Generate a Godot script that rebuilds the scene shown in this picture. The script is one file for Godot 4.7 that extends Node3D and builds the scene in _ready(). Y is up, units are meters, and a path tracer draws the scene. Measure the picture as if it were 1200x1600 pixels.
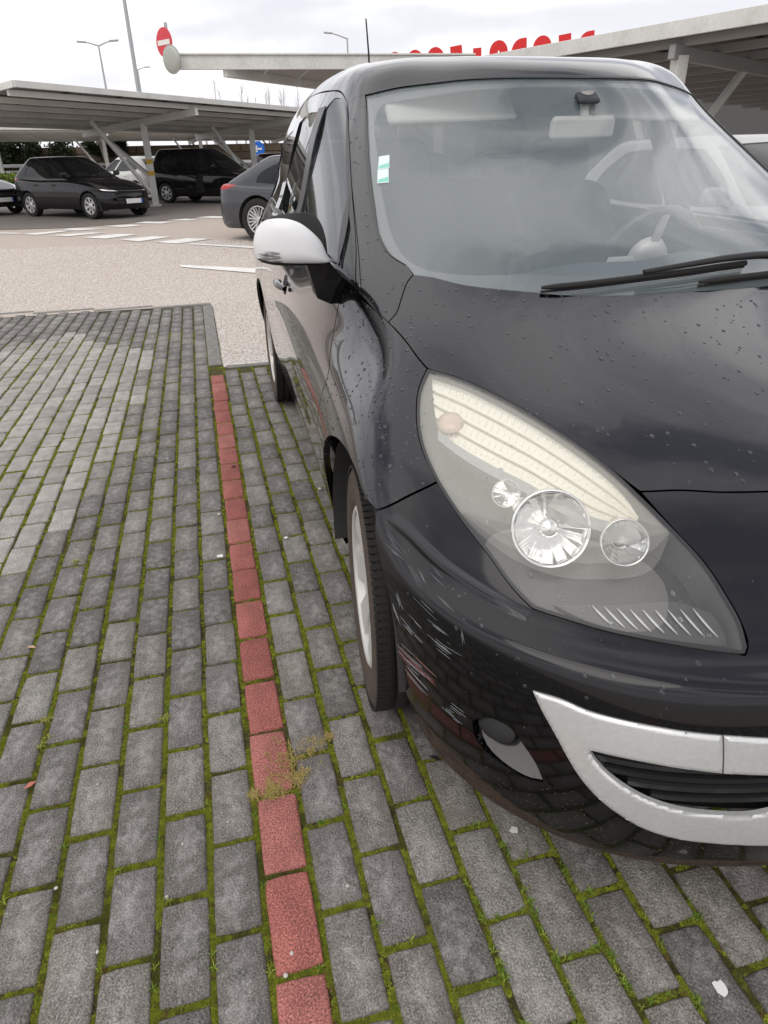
extends Node3D
# A black car parked on mossy paving beside a red paver line, solar carports and parked cars behind.

const GRID = [[0,0.17,-3.37,0,0.24,-3.44,0,0.36,-3.47,0,0.48,-3.47,0,0.55,-3.47,0,0.62,-3.47,0,0.7,-3.46,0,0.82,-3.45,0,0.96,-3.43,0,1.08,-3.4,0,1.22,-3.35,0,1.42,-3.25,0,1.565,-3.11,0,1.628,-3.27,0,1.625,-3.2,0,1.63,-3.2],
[-0.3116,0.17,-3.36,-0.3306,0.24,-3.43,-0.3439,0.36,-3.46,-0.3515,0.48,-3.46,-0.3534,0.55,-3.46,-0.3545,0.62,-3.46,-0.3545,0.7,-3.45,-0.3515,0.82,-3.44,-0.342,0.96,-3.42,-0.3203,1.08,-3.39,-0.2894,1.22,-3.34,-0.2668,1.42,-3.24,-0.2336,1.565,-3.1,-0.194,1.628,-3.27,-0.1003,1.625,-3.2,0,1.63,-3.2],
[-0.6232,0.17,-3.31,-0.6612,0.24,-3.38,-0.6878,0.36,-3.41,-0.703,0.48,-3.41,-0.7068,0.55,-3.41,-0.7091,0.62,-3.41,-0.7091,0.7,-3.4,-0.703,0.82,-3.39,-0.684,0.96,-3.37,-0.6407,1.08,-3.34,-0.5789,1.22,-3.29,-0.5336,1.42,-3.19,-0.4672,1.565,-3.05,-0.3879,1.628,-3.27,-0.2006,1.625,-3.2,0,1.63,-3.2],
[-0.82,0.17,-3.1,-0.87,0.24,-3.156,-0.905,0.36,-3.18,-0.925,0.48,-3.18,-0.93,0.55,-3.18,-0.933,0.62,-3.18,-0.933,0.7,-3.18,-0.925,0.82,-3.18,-0.9,0.96,-3.18,-0.843,1.08,-3.18,-0.7617,1.22,-3.156,-0.7021,1.42,-3.124,-0.6148,1.565,-3.06,-0.5104,1.628,-3.25,-0.264,1.625,-3.2,0,1.63,-3.2],
[-0.83,0.17,-2.7,-0.89,0.24,-2.7,-0.935,0.36,-2.7,-0.953,0.48,-2.7,-0.957,0.55,-2.7,-0.96,0.62,-2.7,-0.96,0.7,-2.7,-0.952,0.82,-2.7,-0.93,0.96,-2.7,-0.873,1.075,-2.7,-0.7972,1.23,-2.7,-0.7384,1.43,-2.7,-0.6572,1.58,-2.7,-0.522,1.653,-2.65,-0.264,1.655,-2.6,0,1.66,-2.6],
[-0.82,0.17,-2,-0.88,0.22,-2,-0.912,0.34,-2,-0.93,0.46,-2,-0.938,0.55,-2,-0.945,0.62,-2,-0.95,0.7,-2,-0.948,0.82,-2,-0.932,0.95,-2,-0.883,1.06,-2,-0.8124,1.22,-2.02,-0.7539,1.42,-2.08,-0.6784,1.58,-2.15,-0.5568,1.663,-2.2,-0.2909,1.668,-2.25,0,1.675,-2.28],
[-0.82,0.17,-1.45,-0.88,0.22,-1.45,-0.912,0.34,-1.45,-0.93,0.46,-1.45,-0.938,0.55,-1.45,-0.945,0.62,-1.45,-0.95,0.7,-1.45,-0.948,0.82,-1.45,-0.932,0.94,-1.45,-0.888,1.05,-1.46,-0.8226,1.22,-1.5,-0.7642,1.41,-1.6,-0.689,1.565,-1.7,-0.5684,1.658,-1.8,-0.2909,1.668,-1.92,0,1.675,-2],
[-0.82,0.17,-0.95,-0.88,0.22,-0.95,-0.915,0.34,-0.95,-0.933,0.46,-0.95,-0.94,0.55,-0.95,-0.946,0.62,-0.95,-0.95,0.7,-0.95,-0.948,0.81,-0.95,-0.932,0.92,-0.95,-0.888,1.045,-0.98,-0.8175,1.22,-1.08,-0.7539,1.4,-1.22,-0.6784,1.545,-1.38,-0.5742,1.648,-1.52,-0.2909,1.665,-1.75,0,1.673,-1.93],
[-0.83,0.17,-0.5,-0.89,0.22,-0.5,-0.92,0.34,-0.5,-0.938,0.46,-0.5,-0.947,0.55,-0.5,-0.951,0.62,-0.5,-0.948,0.7,-0.5,-0.932,0.8,-0.5,-0.9,0.91,-0.5,-0.88,1.03,-0.55,-0.8171,1.18,-0.74,-0.7348,1.36,-0.98,-0.6445,1.52,-1.17,-0.5568,1.634,-1.34,-0.2776,1.657,-1.62,0,1.672,-1.9],
[-0.84,0.17,-0.08,-0.895,0.22,-0.08,-0.93,0.34,-0.08,-0.955,0.46,-0.08,-0.965,0.55,-0.08,-0.966,0.62,-0.08,-0.957,0.7,-0.09,-0.91,0.808,-0.1,-0.838,0.91,-0.14,-0.79,1.02,-0.3,-0.7308,1.15,-0.54,-0.6417,1.35,-0.86,-0.5459,1.53,-1.09,-0.464,1.637,-1.25,-0.2231,1.655,-1.57,0,1.671,-1.89],
[-0.84,0.155,0.27,-0.9,0.205,0.28,-0.933,0.33,0.28,-0.945,0.46,0.28,-0.948,0.55,0.265,-0.945,0.61,0.25,-0.93,0.68,0.215,-0.882,0.79,0.14,-0.8,0.89,0.02,-0.68,1.01,-0.2,-0.609,1.14,-0.44,-0.5278,1.35,-0.8,-0.4346,1.54,-1.02,-0.3706,1.636,-1.2,-0.1817,1.655,-1.54,0,1.671,-1.885],
[-0.74,0.14,0.55,-0.81,0.185,0.575,-0.84,0.32,0.585,-0.84,0.46,0.575,-0.838,0.555,0.555,-0.83,0.595,0.53,-0.802,0.635,0.47,-0.755,0.755,0.33,-0.66,0.87,0.13,-0.52,1.005,-0.13,-0.4669,1.135,-0.36,-0.4037,1.35,-0.74,-0.3331,1.55,-0.96,-0.2732,1.634,-1.15,-0.127,1.655,-1.52,0,1.67,-1.88],
[-0.55,0.14,0.74,-0.6,0.185,0.78,-0.62,0.32,0.795,-0.62,0.46,0.78,-0.617,0.55,0.757,-0.61,0.585,0.73,-0.588,0.615,0.665,-0.55,0.725,0.535,-0.48,0.855,0.27,-0.36,1,-0.08,-0.3243,1.13,-0.31,-0.2738,1.35,-0.7,-0.2183,1.555,-0.91,-0.1763,1.632,-1.12,-0.0803,1.655,-1.5,0,1.67,-1.88],
[-0.2981,0.14,0.83,-0.3195,0.185,0.865,-0.3299,0.32,0.88,-0.3299,0.46,0.867,-0.3278,0.545,0.845,-0.3247,0.578,0.82,-0.3142,0.605,0.752,-0.2926,0.725,0.62,-0.253,0.855,0.35,-0.182,1,-0.05,-0.1604,1.13,-0.285,-0.1326,1.35,-0.67,-0.1045,1.557,-0.88,-0.081,1.631,-1.11,-0.0383,1.656,-1.49,0,1.67,-1.88],
[0,0.14,0.86,0,0.185,0.895,0,0.32,0.91,0,0.46,0.895,0,0.545,0.873,0,0.578,0.85,0,0.605,0.782,0,0.725,0.645,0,0.855,0.38,0,1,-0.04,0,1.13,-0.275,0,1.35,-0.66,0,1.558,-0.87,0,1.631,-1.11,0,1.656,-1.49,0,1.67,-1.88]]
const PAN = {
"hood": [[[9.663,9.397],[9.985,9.379],[10.427,9.286],[11.421,9.195],[12.429,9.134],[13.431,9.125],[14.000,9.130]],[[14.000,7.370],[13.085,7.381],[12.785,7.394],[12.489,7.417],[12.223,7.392]],[[12.223,7.392],[12.077,7.540],[11.889,7.702],[11.663,7.829],[11.388,7.942],[11.071,8.032],[10.710,8.113],[10.283,8.156]],[[10.283,8.156],[9.848,8.362],[9.221,8.569]],[[9.221,8.569],[9.394,8.766],[9.471,9.018],[9.573,9.294],[9.663,9.397]]],
"fender": [[[8.394,8.979],[8.665,8.839],[8.919,8.694],[9.221,8.569],[9.848,8.362],[10.283,8.156]],[[10.283,8.156],[10.264,7.933],[10.345,7.577],[10.505,7.175],[10.707,6.864]],[[10.707,6.864],[10.441,6.541],[10.073,5.966]],[[10.073,5.966],[9.898,5.970],[9.643,6.198],[9.355,6.271],[9.081,6.204],[8.844,5.978],[8.641,5.533],[8.474,4.811],[8.346,3.893],[8.251,3.058],[8.192,2.337],[8.173,1.678],[8.194,0.891]],[[8.194,0.896],[8.000,0.902]],[[8.000,0.902],[8.000,2.473],[8.103,4.709],[8.289,6.408],[8.334,6.949],[8.198,7.546],[8.271,8.645],[8.394,8.979]]],
"bumper": [[[10.073,5.966],[10.441,6.541],[10.707,6.864]],[[10.707,6.864],[10.913,6.627],[11.150,6.365],[11.318,6.097],[11.436,5.934]],[[11.436,5.934],[11.661,5.929],[11.907,5.902],[12.169,5.876],[12.423,5.824],[12.635,5.776]],[[12.635,5.776],[12.663,5.910],[12.652,6.254],[12.589,6.536],[12.511,6.791],[12.373,7.076],[12.223,7.392]],[[12.223,7.392],[12.489,7.417],[12.785,7.394],[13.085,7.381],[14.000,7.370]],[[14.000,1.130],[12.860,1.234],[12.542,1.285],[12.306,1.286],[12.077,1.241],[11.920,1.193],[11.761,1.239],[11.603,1.330],[11.436,1.416],[11.260,1.546],[11.088,1.666],[10.908,1.718],[10.748,1.804],[10.630,1.827],[10.559,1.839]],[[10.559,1.839],[10.448,1.934],[10.432,2.293],[10.397,2.665],[10.350,3.069],[10.298,3.535],[10.239,4.109],[10.164,4.816],[10.084,5.429],[10.073,5.966]]],
"fog": [[[11.059,2.546],[11.090,2.640],[11.223,2.789],[11.318,2.759],[11.384,2.623],[11.471,2.410],[11.530,2.152]],[[11.530,2.152],[11.451,2.114],[11.295,2.130],[11.142,2.219],[11.076,2.349],[11.059,2.546]]],
"grille_hole": [[[11.431,3.586],[11.591,3.614],[11.737,3.541],[11.905,3.516],[12.083,3.501],[12.260,3.471],[12.438,3.448],[12.556,3.429],[12.673,3.404],[14.000,3.300]],[[14.000,1.620],[12.812,1.646],[12.504,1.708],[12.274,1.763],[12.105,1.857],[11.953,2.018],[11.827,2.204],[11.732,2.404],[11.650,2.653],[11.571,2.946],[11.489,3.269],[11.431,3.586]]],
"trim": [[[11.431,3.586],[11.591,3.614],[11.737,3.541],[11.905,3.516],[12.083,3.501],[12.260,3.471],[12.438,3.448]],[[12.438,3.448],[12.460,2.806]],[[12.460,2.806],[12.420,2.811],[12.209,2.844],[12.002,2.865],[11.861,2.867],[11.769,2.869]],[[11.769,2.869],[11.785,2.802],[11.870,2.602],[11.959,2.477],[12.077,2.355],[12.239,2.260],[12.459,2.212],[12.674,2.212],[12.740,2.245],[13.300,2.420],[14.000,2.470]],[[14.000,1.620],[12.812,1.646],[12.504,1.708],[12.274,1.763],[12.105,1.857],[11.953,2.018],[11.827,2.204],[11.732,2.404],[11.650,2.653],[11.571,2.946],[11.489,3.269],[11.431,3.586]]],
"trim_centre": [[[12.438,3.448],[12.556,3.429],[12.673,3.404],[14.000,3.300]],[[14.000,2.740],[12.700,2.776],[12.460,2.806]],[[12.460,2.806],[12.438,3.448]]],
"headlight": [[[10.283,8.156],[10.710,8.113],[11.071,8.032],[11.388,7.942],[11.663,7.829],[11.889,7.702],[12.077,7.540],[12.234,7.320],[12.373,7.076],[12.511,6.791],[12.589,6.536],[12.652,6.254],[12.663,5.910]],[[12.663,5.910],[12.635,5.776]],[[12.635,5.776],[12.423,5.824],[12.169,5.876],[11.907,5.902],[11.661,5.929],[11.436,5.934]],[[11.436,5.934],[11.318,6.097],[11.150,6.365],[10.913,6.627],[10.707,6.864],[10.505,7.175],[10.345,7.577],[10.264,7.933],[10.283,8.156]]],
"signal": [[[10.369,8.108],[10.725,8.065],[11.081,7.981],[11.391,7.888],[11.659,7.778],[11.879,7.647],[12.061,7.475],[12.163,7.290],[12.186,7.187]],[[12.186,7.187],[12.010,7.186],[11.848,7.196],[11.646,7.263],[11.439,7.338],[11.173,7.387],[10.879,7.462],[10.605,7.582]],[[10.605,7.582],[10.435,7.765],[10.351,7.953],[10.369,8.108]]],
"rib0": [[[10.692,7.740],[11.094,7.686],[11.482,7.562],[11.820,7.436]]],
"rib1": [[[10.657,7.872],[11.142,7.796],[11.588,7.668],[11.939,7.483]]],
"rib2": [[[10.658,7.994],[11.189,7.908],[11.647,7.764],[12.014,7.519]]],
"pillar": [[[8.701,8.871],[8.919,8.694],[9.221,8.569]],[[9.221,8.569],[9.394,8.766],[9.471,9.018],[9.573,9.294],[9.663,9.397]],[[9.663,9.397],[9.532,9.531],[9.207,9.687],[9.008,9.931],[8.848,10.363],[8.615,11.030],[8.186,12.018]],[[8.186,12.018],[7.875,11.971],[7.613,11.809]],[[7.613,11.809],[8.163,10.941],[8.430,10.318],[8.615,9.671],[8.701,8.871]]],
"windscreen": [[[9.663,9.397],[9.532,9.531],[9.207,9.687],[9.008,9.931],[8.848,10.363],[8.615,11.030],[8.186,12.018]],[[8.186,12.018],[8.972,12.046],[10.336,12.032],[11.697,11.982],[13.140,11.943],[14.000,11.930]],[[14.000,9.130],[13.431,9.125],[12.429,9.134],[11.421,9.195],[10.427,9.286],[9.985,9.379],[9.663,9.397]]],
"wsclear": [[[9.952,9.531],[9.593,9.647],[9.382,9.810],[9.190,10.137],[9.052,10.480],[8.855,11.028],[8.624,11.520],[8.677,11.770],[9.005,11.824]],[[9.005,11.824],[10.364,11.842],[11.694,11.828],[13.096,11.817],[14.000,11.800]],[[14.000,9.500],[13.655,9.476],[12.566,9.507],[11.490,9.528],[10.431,9.493],[9.952,9.531]]],
"roof": [[[14.000,11.930],[13.140,11.943],[11.697,11.982],[10.336,12.032],[8.972,12.046],[8.186,12.018]],[[8.186,12.018],[7.875,11.971],[7.613,11.809]],[[7.613,11.809],[7.200,12.030],[6.500,12.080],[5.000,12.100],[4.000,12.100],[3.000,12.100],[2.000,12.100],[0.000,12.100]],[[0.000,12.100],[0.000,15.000]],[[0.000,15.000],[14.000,15.000]]],
"frontdoor": [[[8.394,8.979],[8.271,8.645],[8.198,7.546],[8.334,6.949],[8.289,6.408],[8.103,4.709],[8.000,2.473],[8.000,1.465]],[[8.000,1.465],[7.106,1.466],[6.040,1.464]],[[6.040,1.464],[6.000,4.704],[6.001,8.095],[6.041,9.001],[6.152,10.409],[6.250,12.050]],[[6.250,12.050],[6.600,12.050],[7.200,12.000],[7.613,11.809]],[[7.613,11.809],[8.163,10.941],[8.430,10.318],[8.615,9.671],[8.701,8.871]],[[8.701,8.871],[8.550,8.898],[8.394,8.979]]],
"frontglass": [[[6.843,11.853],[7.106,11.885],[7.431,11.741],[7.848,11.341],[8.144,10.939],[8.281,10.487],[8.280,10.325]],[[8.280,10.325],[8.274,9.799],[8.230,9.275]],[[8.230,9.275],[7.697,9.277],[7.116,9.291],[6.229,9.331]],[[6.229,9.331],[6.315,10.404],[6.546,11.593],[6.843,11.853]]],
"quarterglass": [[[8.327,10.299],[8.497,9.790],[8.554,9.137]],[[8.554,9.137],[8.275,9.256]],[[8.275,9.256],[8.304,9.807],[8.327,10.299]]],
"reardoor": [[[6.040,1.464],[6.000,4.704],[6.001,8.095],[6.041,9.001],[6.152,10.409],[6.250,12.050]],[[6.250,12.050],[5.500,12.080],[5.000,12.080],[4.500,12.080]],[[4.500,12.080],[4.535,10.863],[4.488,9.239],[4.433,7.571],[4.122,6.196]],[[4.134,6.155],[4.241,5.925],[4.338,5.504],[4.422,4.850],[4.493,4.022],[4.547,3.172],[4.585,2.509],[4.604,1.921],[4.614,1.402]],[[4.614,1.402],[6.040,1.464]]],
"rearglass": [[[5.890,9.334],[5.970,10.414],[6.094,11.550]],[[6.094,11.550],[5.433,11.552],[4.840,11.377]],[[4.840,11.377],[4.644,10.380],[4.600,9.387]],[[4.600,9.387],[5.167,9.372],[5.890,9.334]]],
"quarter": [[[4.500,12.080],[4.535,10.863],[4.488,9.239],[4.433,7.571],[4.122,6.196]],[[4.134,6.155],[4.008,6.242],[3.872,6.174],[3.731,5.938],[3.589,5.476],[3.453,4.757],[3.332,3.797],[3.237,2.827],[3.176,2.172],[3.136,1.534],[3.126,1.192]],[[3.126,1.192],[2.600,1.100],[1.500,1.100],[0.000,1.100]],[[0.000,1.100],[0.000,12.100]],[[0.000,12.100],[2.000,12.100],[4.500,12.080]]],
"quarterwin": [[[4.365,9.430],[4.380,10.363],[4.467,11.234]],[[4.467,11.234],[4.001,11.109],[3.534,10.764]],[[3.534,10.764],[3.482,10.129],[3.657,9.534]],[[3.657,9.534],[4.365,9.430]]],
"sill": [[[8.000,1.408],[7.106,1.409],[6.040,1.407],[4.614,1.343]],[[4.614,1.343],[4.644,0.639]],[[4.644,0.639],[6.099,0.536],[8.000,0.726]],[[8.000,0.726],[8.000,1.408]]],
"lip": [[[14.000,1.130],[12.860,1.234],[12.542,1.285],[12.306,1.286],[12.077,1.241],[11.920,1.193],[11.761,1.239],[11.603,1.330],[11.436,1.416],[11.260,1.546],[11.088,1.666],[10.908,1.718],[10.748,1.804],[10.630,1.827],[10.559,1.839]],[[10.559,1.839],[10.435,1.554]],[[10.435,1.554],[10.750,1.050],[11.500,0.720],[12.000,0.500],[12.600,0.550],[13.200,0.620],[14.000,0.620]]],
"rearwin": [[[0.000,9.600],[1.000,9.600],[2.000,9.700]],[[2.000,9.700],[2.000,11.600]],[[2.000,11.600],[0.000,11.700]]],
}
const SCRATCHES = [[[10.182,5.717],[10.265,5.524],[10.422,5.508],[10.524,5.481]],
[[10.227,5.478],[10.354,5.428],[10.504,5.508]],
[[10.575,5.997],[10.695,5.978],[10.836,5.868]],
[[10.607,5.954],[10.781,5.907],[10.863,5.693]],
[[10.664,5.751],[10.788,5.736],[10.857,5.591]],
[[10.761,5.092],[10.869,5.028],[10.953,4.821]],
[[10.692,3.640],[10.815,3.591],[10.957,3.520]],
[[10.736,3.544],[10.866,3.510],[10.927,3.473]],
[[10.816,3.710],[10.894,3.667],[11.001,3.702]],
[[10.507,3.391],[10.606,3.353],[10.709,3.259]],
[[10.401,3.492],[10.507,3.391],[10.573,3.339]],
[[10.321,2.804],[10.494,2.787],[10.681,2.852]],
[[10.385,2.725],[10.564,2.722],[10.754,2.779]],
[[10.428,2.552],[10.562,2.516],[10.706,2.477]],
[[10.518,3.786],[10.615,3.728],[10.692,3.640]],
[[10.369,4.212],[10.413,3.831],[10.459,3.674]],
[[10.790,2.542],[10.895,2.503],[11.022,2.494]],
[[10.868,2.572],[10.947,2.557],[11.036,2.545]],
[[10.652,4.060],[10.820,3.958],[10.951,3.890]],
[[10.480,5.454],[10.582,5.184],[10.660,5.041]],
[[10.582,4.542],[10.703,4.443],[10.824,4.255]],
[[10.293,3.761],[10.346,3.465],[10.415,3.233]],
[[10.974,4.298],[11.005,4.065],[10.993,3.839]],
[[10.597,5.534],[10.647,5.363],[10.690,5.184]]]
const RED_SCRATCHES = [[[10.339,2.836],[10.494,2.812],[10.644,2.851]],
[[10.494,2.787],[10.663,2.823],[10.771,2.805]],
[[10.565,2.844],[10.706,2.867],[10.788,2.786]],
[[10.352,2.731],[10.432,2.681],[10.529,2.699]]]
const MARKS = [[-3.62,-16.11,-3.22,-15.79,-2.62,-16.46,-2.90,-16.58],[-2.98,-15.59,-2.53,-15.21,-1.85,-15.71,-2.15,-15.84],[-2.21,-14.80,-1.73,-14.41,-1.14,-15.00,-1.58,-15.29],[-1.44,-14.12,-1.06,-13.63,-0.45,-14.24,-0.84,-14.49],[-0.75,-13.38,-0.34,-12.97,0.29,-13.53,-0.15,-13.84],[-2.88,-16.80,-2.52,-16.47,-1.89,-16.59,-2.76,-17.15],[-2.09,-17.33,-1.61,-16.87,-1.16,-17.10,-1.45,-17.48],[-1.42,-17.86,-0.75,-17.42,-0.49,-17.84,-1.17,-18.22],[-0.69,-18.36,-0.15,-18.03,0.20,-18.38,-0.21,-18.65],[0.03,-19.00,0.61,-18.41,1.04,-18.75,0.46,-19.20],[-0.28,-10.13,-0.25,-9.90,0.74,-8.94,0.78,-9.37],[-0.11,-12.92,-0.07,-12.71,0.98,-11.68,1.00,-11.95],[-4.48,-16.94,-4.41,-16.65,-3.63,-16.16,-3.68,-16.39],]
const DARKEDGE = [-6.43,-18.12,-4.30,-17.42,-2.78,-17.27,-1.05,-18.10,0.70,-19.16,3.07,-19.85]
# camera [0.049282  1.3204665 0.7176845]


var M := {}
var rng := RandomNumberGenerator.new()
var used := {}

# ------------------------------------------------------------------ mesh helpers
class MB:
	var v := PackedVector3Array()
	var n := PackedVector3Array()
	var uv := PackedVector2Array()
	var idx := PackedInt32Array()
	var second := false
	func vert(p: Vector3, nn: Vector3, t := Vector2.ZERO) -> int:
		v.append(p); n.append(nn); uv.append(t)
		return v.size() - 1
	func face(a: int, b: int, c: int) -> void:
		# wound so that the stored normal looks out (Godot: clockwise)
		var g := (v[b] - v[a]).cross(v[c] - v[a])
		if g.dot(n[a] + n[b] + n[c]) > 0.0:
			idx.append(a); idx.append(c); idx.append(b)
		else:
			idx.append(a); idx.append(b); idx.append(c)
	func tri(a: Vector3, b: Vector3, c: Vector3) -> void:
		# flat, given clockwise from outside
		var nn := (c - a).cross(b - a).normalized()
		var i := vert(a, nn); vert(b, nn); vert(c, nn)
		idx.append(i); idx.append(i + 1); idx.append(i + 2)
	func quad(a: Vector3, b: Vector3, c: Vector3, d: Vector3) -> void:
		var nn := (c - a).cross(b - d).normalized()
		if nn.length() < 0.5:
			nn = Vector3.UP
		var i := vert(a, nn, Vector2(0, 0)); vert(b, nn, Vector2(1, 0)); vert(c, nn, Vector2(1, 1)); vert(d, nn, Vector2(0, 1))
		face(i, i + 1, i + 2); face(i, i + 2, i + 3)
	func quadn(a: Vector3, b: Vector3, c: Vector3, d: Vector3, nn: Vector3) -> void:
		var i := vert(a, nn, Vector2(0, 0)); vert(b, nn, Vector2(1, 0)); vert(c, nn, Vector2(1, 1)); vert(d, nn, Vector2(0, 1))
		face(i, i + 1, i + 2); face(i, i + 2, i + 3)
	func box(t: Transform3D, s: Vector3, bev := 0.0) -> void:
		# chamfered box centred on t
		var h := s * 0.5
		bev = minf(bev, minf(h.x, minf(h.y, h.z)) * 0.9)
		var ax := [Vector3.RIGHT, Vector3.UP, Vector3.BACK]
		for k in 3:
			for sg in [-1.0, 1.0]:
				var nn: Vector3 = ax[k] * sg
				var a1: Vector3 = ax[(k + 1) % 3]
				var a2: Vector3 = ax[(k + 2) % 3]
				var hh: float = h[k]
				var e1: float = h[(k + 1) % 3] - bev
				var e2: float = h[(k + 2) % 3] - bev
				quadn(t * (nn * hh - a1 * e1 - a2 * e2), t * (nn * hh + a1 * e1 - a2 * e2), t * (nn * hh + a1 * e1 + a2 * e2), t * (nn * hh - a1 * e1 + a2 * e2), (t.basis * nn).normalized())
		if bev <= 0.0:
			return
		for k in 3:
			var a0: Vector3 = ax[k]
			var a1: Vector3 = ax[(k + 1) % 3]
			var a2: Vector3 = ax[(k + 2) % 3]
			var e0: float = h[k] - bev
			var h1: float = h[(k + 1) % 3]
			var h2: float = h[(k + 2) % 3]
			for s1 in [-1.0, 1.0]:
				for s2 in [-1.0, 1.0]:
					var p: Vector3 = a1 * s1 * h1 + a2 * s2 * (h2 - bev)
					var q: Vector3 = a1 * s1 * (h1 - bev) + a2 * s2 * h2
					var n1: Vector3 = (t.basis * (a1 * s1)).normalized()
					var n2: Vector3 = (t.basis * (a2 * s2)).normalized()
					var i := vert(t * (p - a0 * e0), n1); vert(t * (p + a0 * e0), n1); vert(t * (q + a0 * e0), n2); vert(t * (q - a0 * e0), n2)
					face(i, i + 1, i + 2); face(i, i + 2, i + 3)
		for sx in [-1.0, 1.0]:
			for sy in [-1.0, 1.0]:
				for sz in [-1.0, 1.0]:
					var i := vert(t * Vector3(sx * h.x, sy * (h.y - bev), sz * (h.z - bev)), (t.basis * Vector3(sx, 0, 0)).normalized())
					vert(t * Vector3(sx * (h.x - bev), sy * h.y, sz * (h.z - bev)), (t.basis * Vector3(0, sy, 0)).normalized())
					vert(t * Vector3(sx * (h.x - bev), sy * (h.y - bev), sz * h.z), (t.basis * Vector3(0, 0, sz)).normalized())
					face(i, i + 1, i + 2)
	func bar(a: Vector3, b: Vector3, w: float, h: float, bev := 0.0) -> void:
		var d := (b - a)
		var up := Vector3.UP if absf(d.normalized().y) < 0.95 else Vector3.RIGHT
		var z := d.normalized()
		var x := up.cross(z).normalized()
		var y := z.cross(x)
		box(Transform3D(Basis(x, y, z), (a + b) * 0.5), Vector3(w, h, d.length()), bev)
	func tube(pts: Array, rad: Array, sides := 10, caps := true) -> void:
		var rings := []
		var px := Vector3.ZERO
		for k in pts.size():
			var d: Vector3 = (pts[mini(k + 1, pts.size() - 1)] - pts[maxi(k - 1, 0)]).normalized()
			if k == 0:
				px = (Vector3.UP if absf(d.y) < 0.9 else Vector3.RIGHT).cross(d).normalized()
			px = (px - d * px.dot(d)).normalized()
			var py := d.cross(px)
			var r: float = rad[mini(k, rad.size() - 1)]
			var ring := []
			for s in sides:
				var a := TAU * s / sides
				var o := px * cos(a) + py * sin(a)
				ring.append(vert(pts[k] + o * r, o, Vector2(float(s) / sides, float(k) / pts.size())))
			rings.append(ring)
		for k in pts.size() - 1:
			for s in sides:
				var s2 := (s + 1) % sides
				face(rings[k][s], rings[k][s2], rings[k + 1][s2]); face(rings[k][s], rings[k + 1][s2], rings[k + 1][s])
		if caps:
			for e in [0, pts.size() - 1]:
				var dd: Vector3 = (pts[0] - pts[1] if e == 0 else pts[e] - pts[e - 1]).normalized()
				var c := vert(pts[e], dd)
				var base := v.size()
				for s in sides:
					vert(v[rings[e][s]], dd)
				for s in sides:
					face(c, base + s, base + (s + 1) % sides)
	func lathe(t: Transform3D, prof: Array, segs := 32, a0 := 0.0, a1 := TAU) -> void:
		# prof: Vector2(radius, along x) ; axis is local x
		var nn := []
		for k in prof.size():
			var d: Vector2 = prof[mini(k + 1, prof.size() - 1)] - prof[maxi(k - 1, 0)]
			nn.append(Vector2(d.y, -d.x).normalized())
		var base := v.size()
		for s in segs + 1:
			var a := a0 + (a1 - a0) * s / segs
			var o := Vector3(0, cos(a), sin(a))
			for k in prof.size():
				vert(t * (o * prof[k].x + Vector3(prof[k].y, 0, 0)), (t.basis * (o * nn[k].x + Vector3(nn[k].y, 0, 0))).normalized(), Vector2(float(s) / segs, float(k) / prof.size()))
		var m := prof.size()
		for s in segs:
			for k in m - 1:
				var q := base + s * m + k
				face(q, q + m, q + m + 1); face(q, q + m + 1, q + 1)
	func prism(t: Transform3D, poly: PackedVector2Array, depth: float) -> void:
		# poly in local xy, extruded from z=0 to z=depth
		var tr := Geometry2D.triangulate_polygon(poly)
		var nf := (t.basis * Vector3.BACK).normalized()
		var b0 := v.size()
		for p in poly:
			vert(t * Vector3(p.x, p.y, depth), nf, p)
		for p in poly:
			vert(t * Vector3(p.x, p.y, 0), -nf, p)
		for k in range(0, tr.size(), 3):
			face(b0 + tr[k], b0 + tr[k + 1], b0 + tr[k + 2])
			face(b0 + poly.size() + tr[k], b0 + poly.size() + tr[k + 1], b0 + poly.size() + tr[k + 2])
		var cw := Geometry2D.is_polygon_clockwise(poly)
		for k in poly.size():
			var p := poly[k]
			var q := poly[(k + 1) % poly.size()]
			var e := Vector2(q.y - p.y, p.x - q.x).normalized() * (-1.0 if cw else 1.0)
			quadn(t * Vector3(p.x, p.y, 0), t * Vector3(q.x, q.y, 0), t * Vector3(q.x, q.y, depth), t * Vector3(p.x, p.y, depth), (t.basis * Vector3(e.x, e.y, 0)).normalized())
	func add_to(m: ArrayMesh) -> ArrayMesh:
		if idx.is_empty():
			return m
		var arr := []
		arr.resize(Mesh.ARRAY_MAX)
		arr[Mesh.ARRAY_VERTEX] = v
		arr[Mesh.ARRAY_NORMAL] = n
		arr[Mesh.ARRAY_TEX_UV] = uv
		if second:
			arr[Mesh.ARRAY_TEX_UV2] = uv
		arr[Mesh.ARRAY_INDEX] = idx
		m.add_surface_from_arrays(Mesh.PRIMITIVE_TRIANGLES, arr)
		return m
	func mesh() -> ArrayMesh:
		return add_to(ArrayMesh.new())

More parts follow.
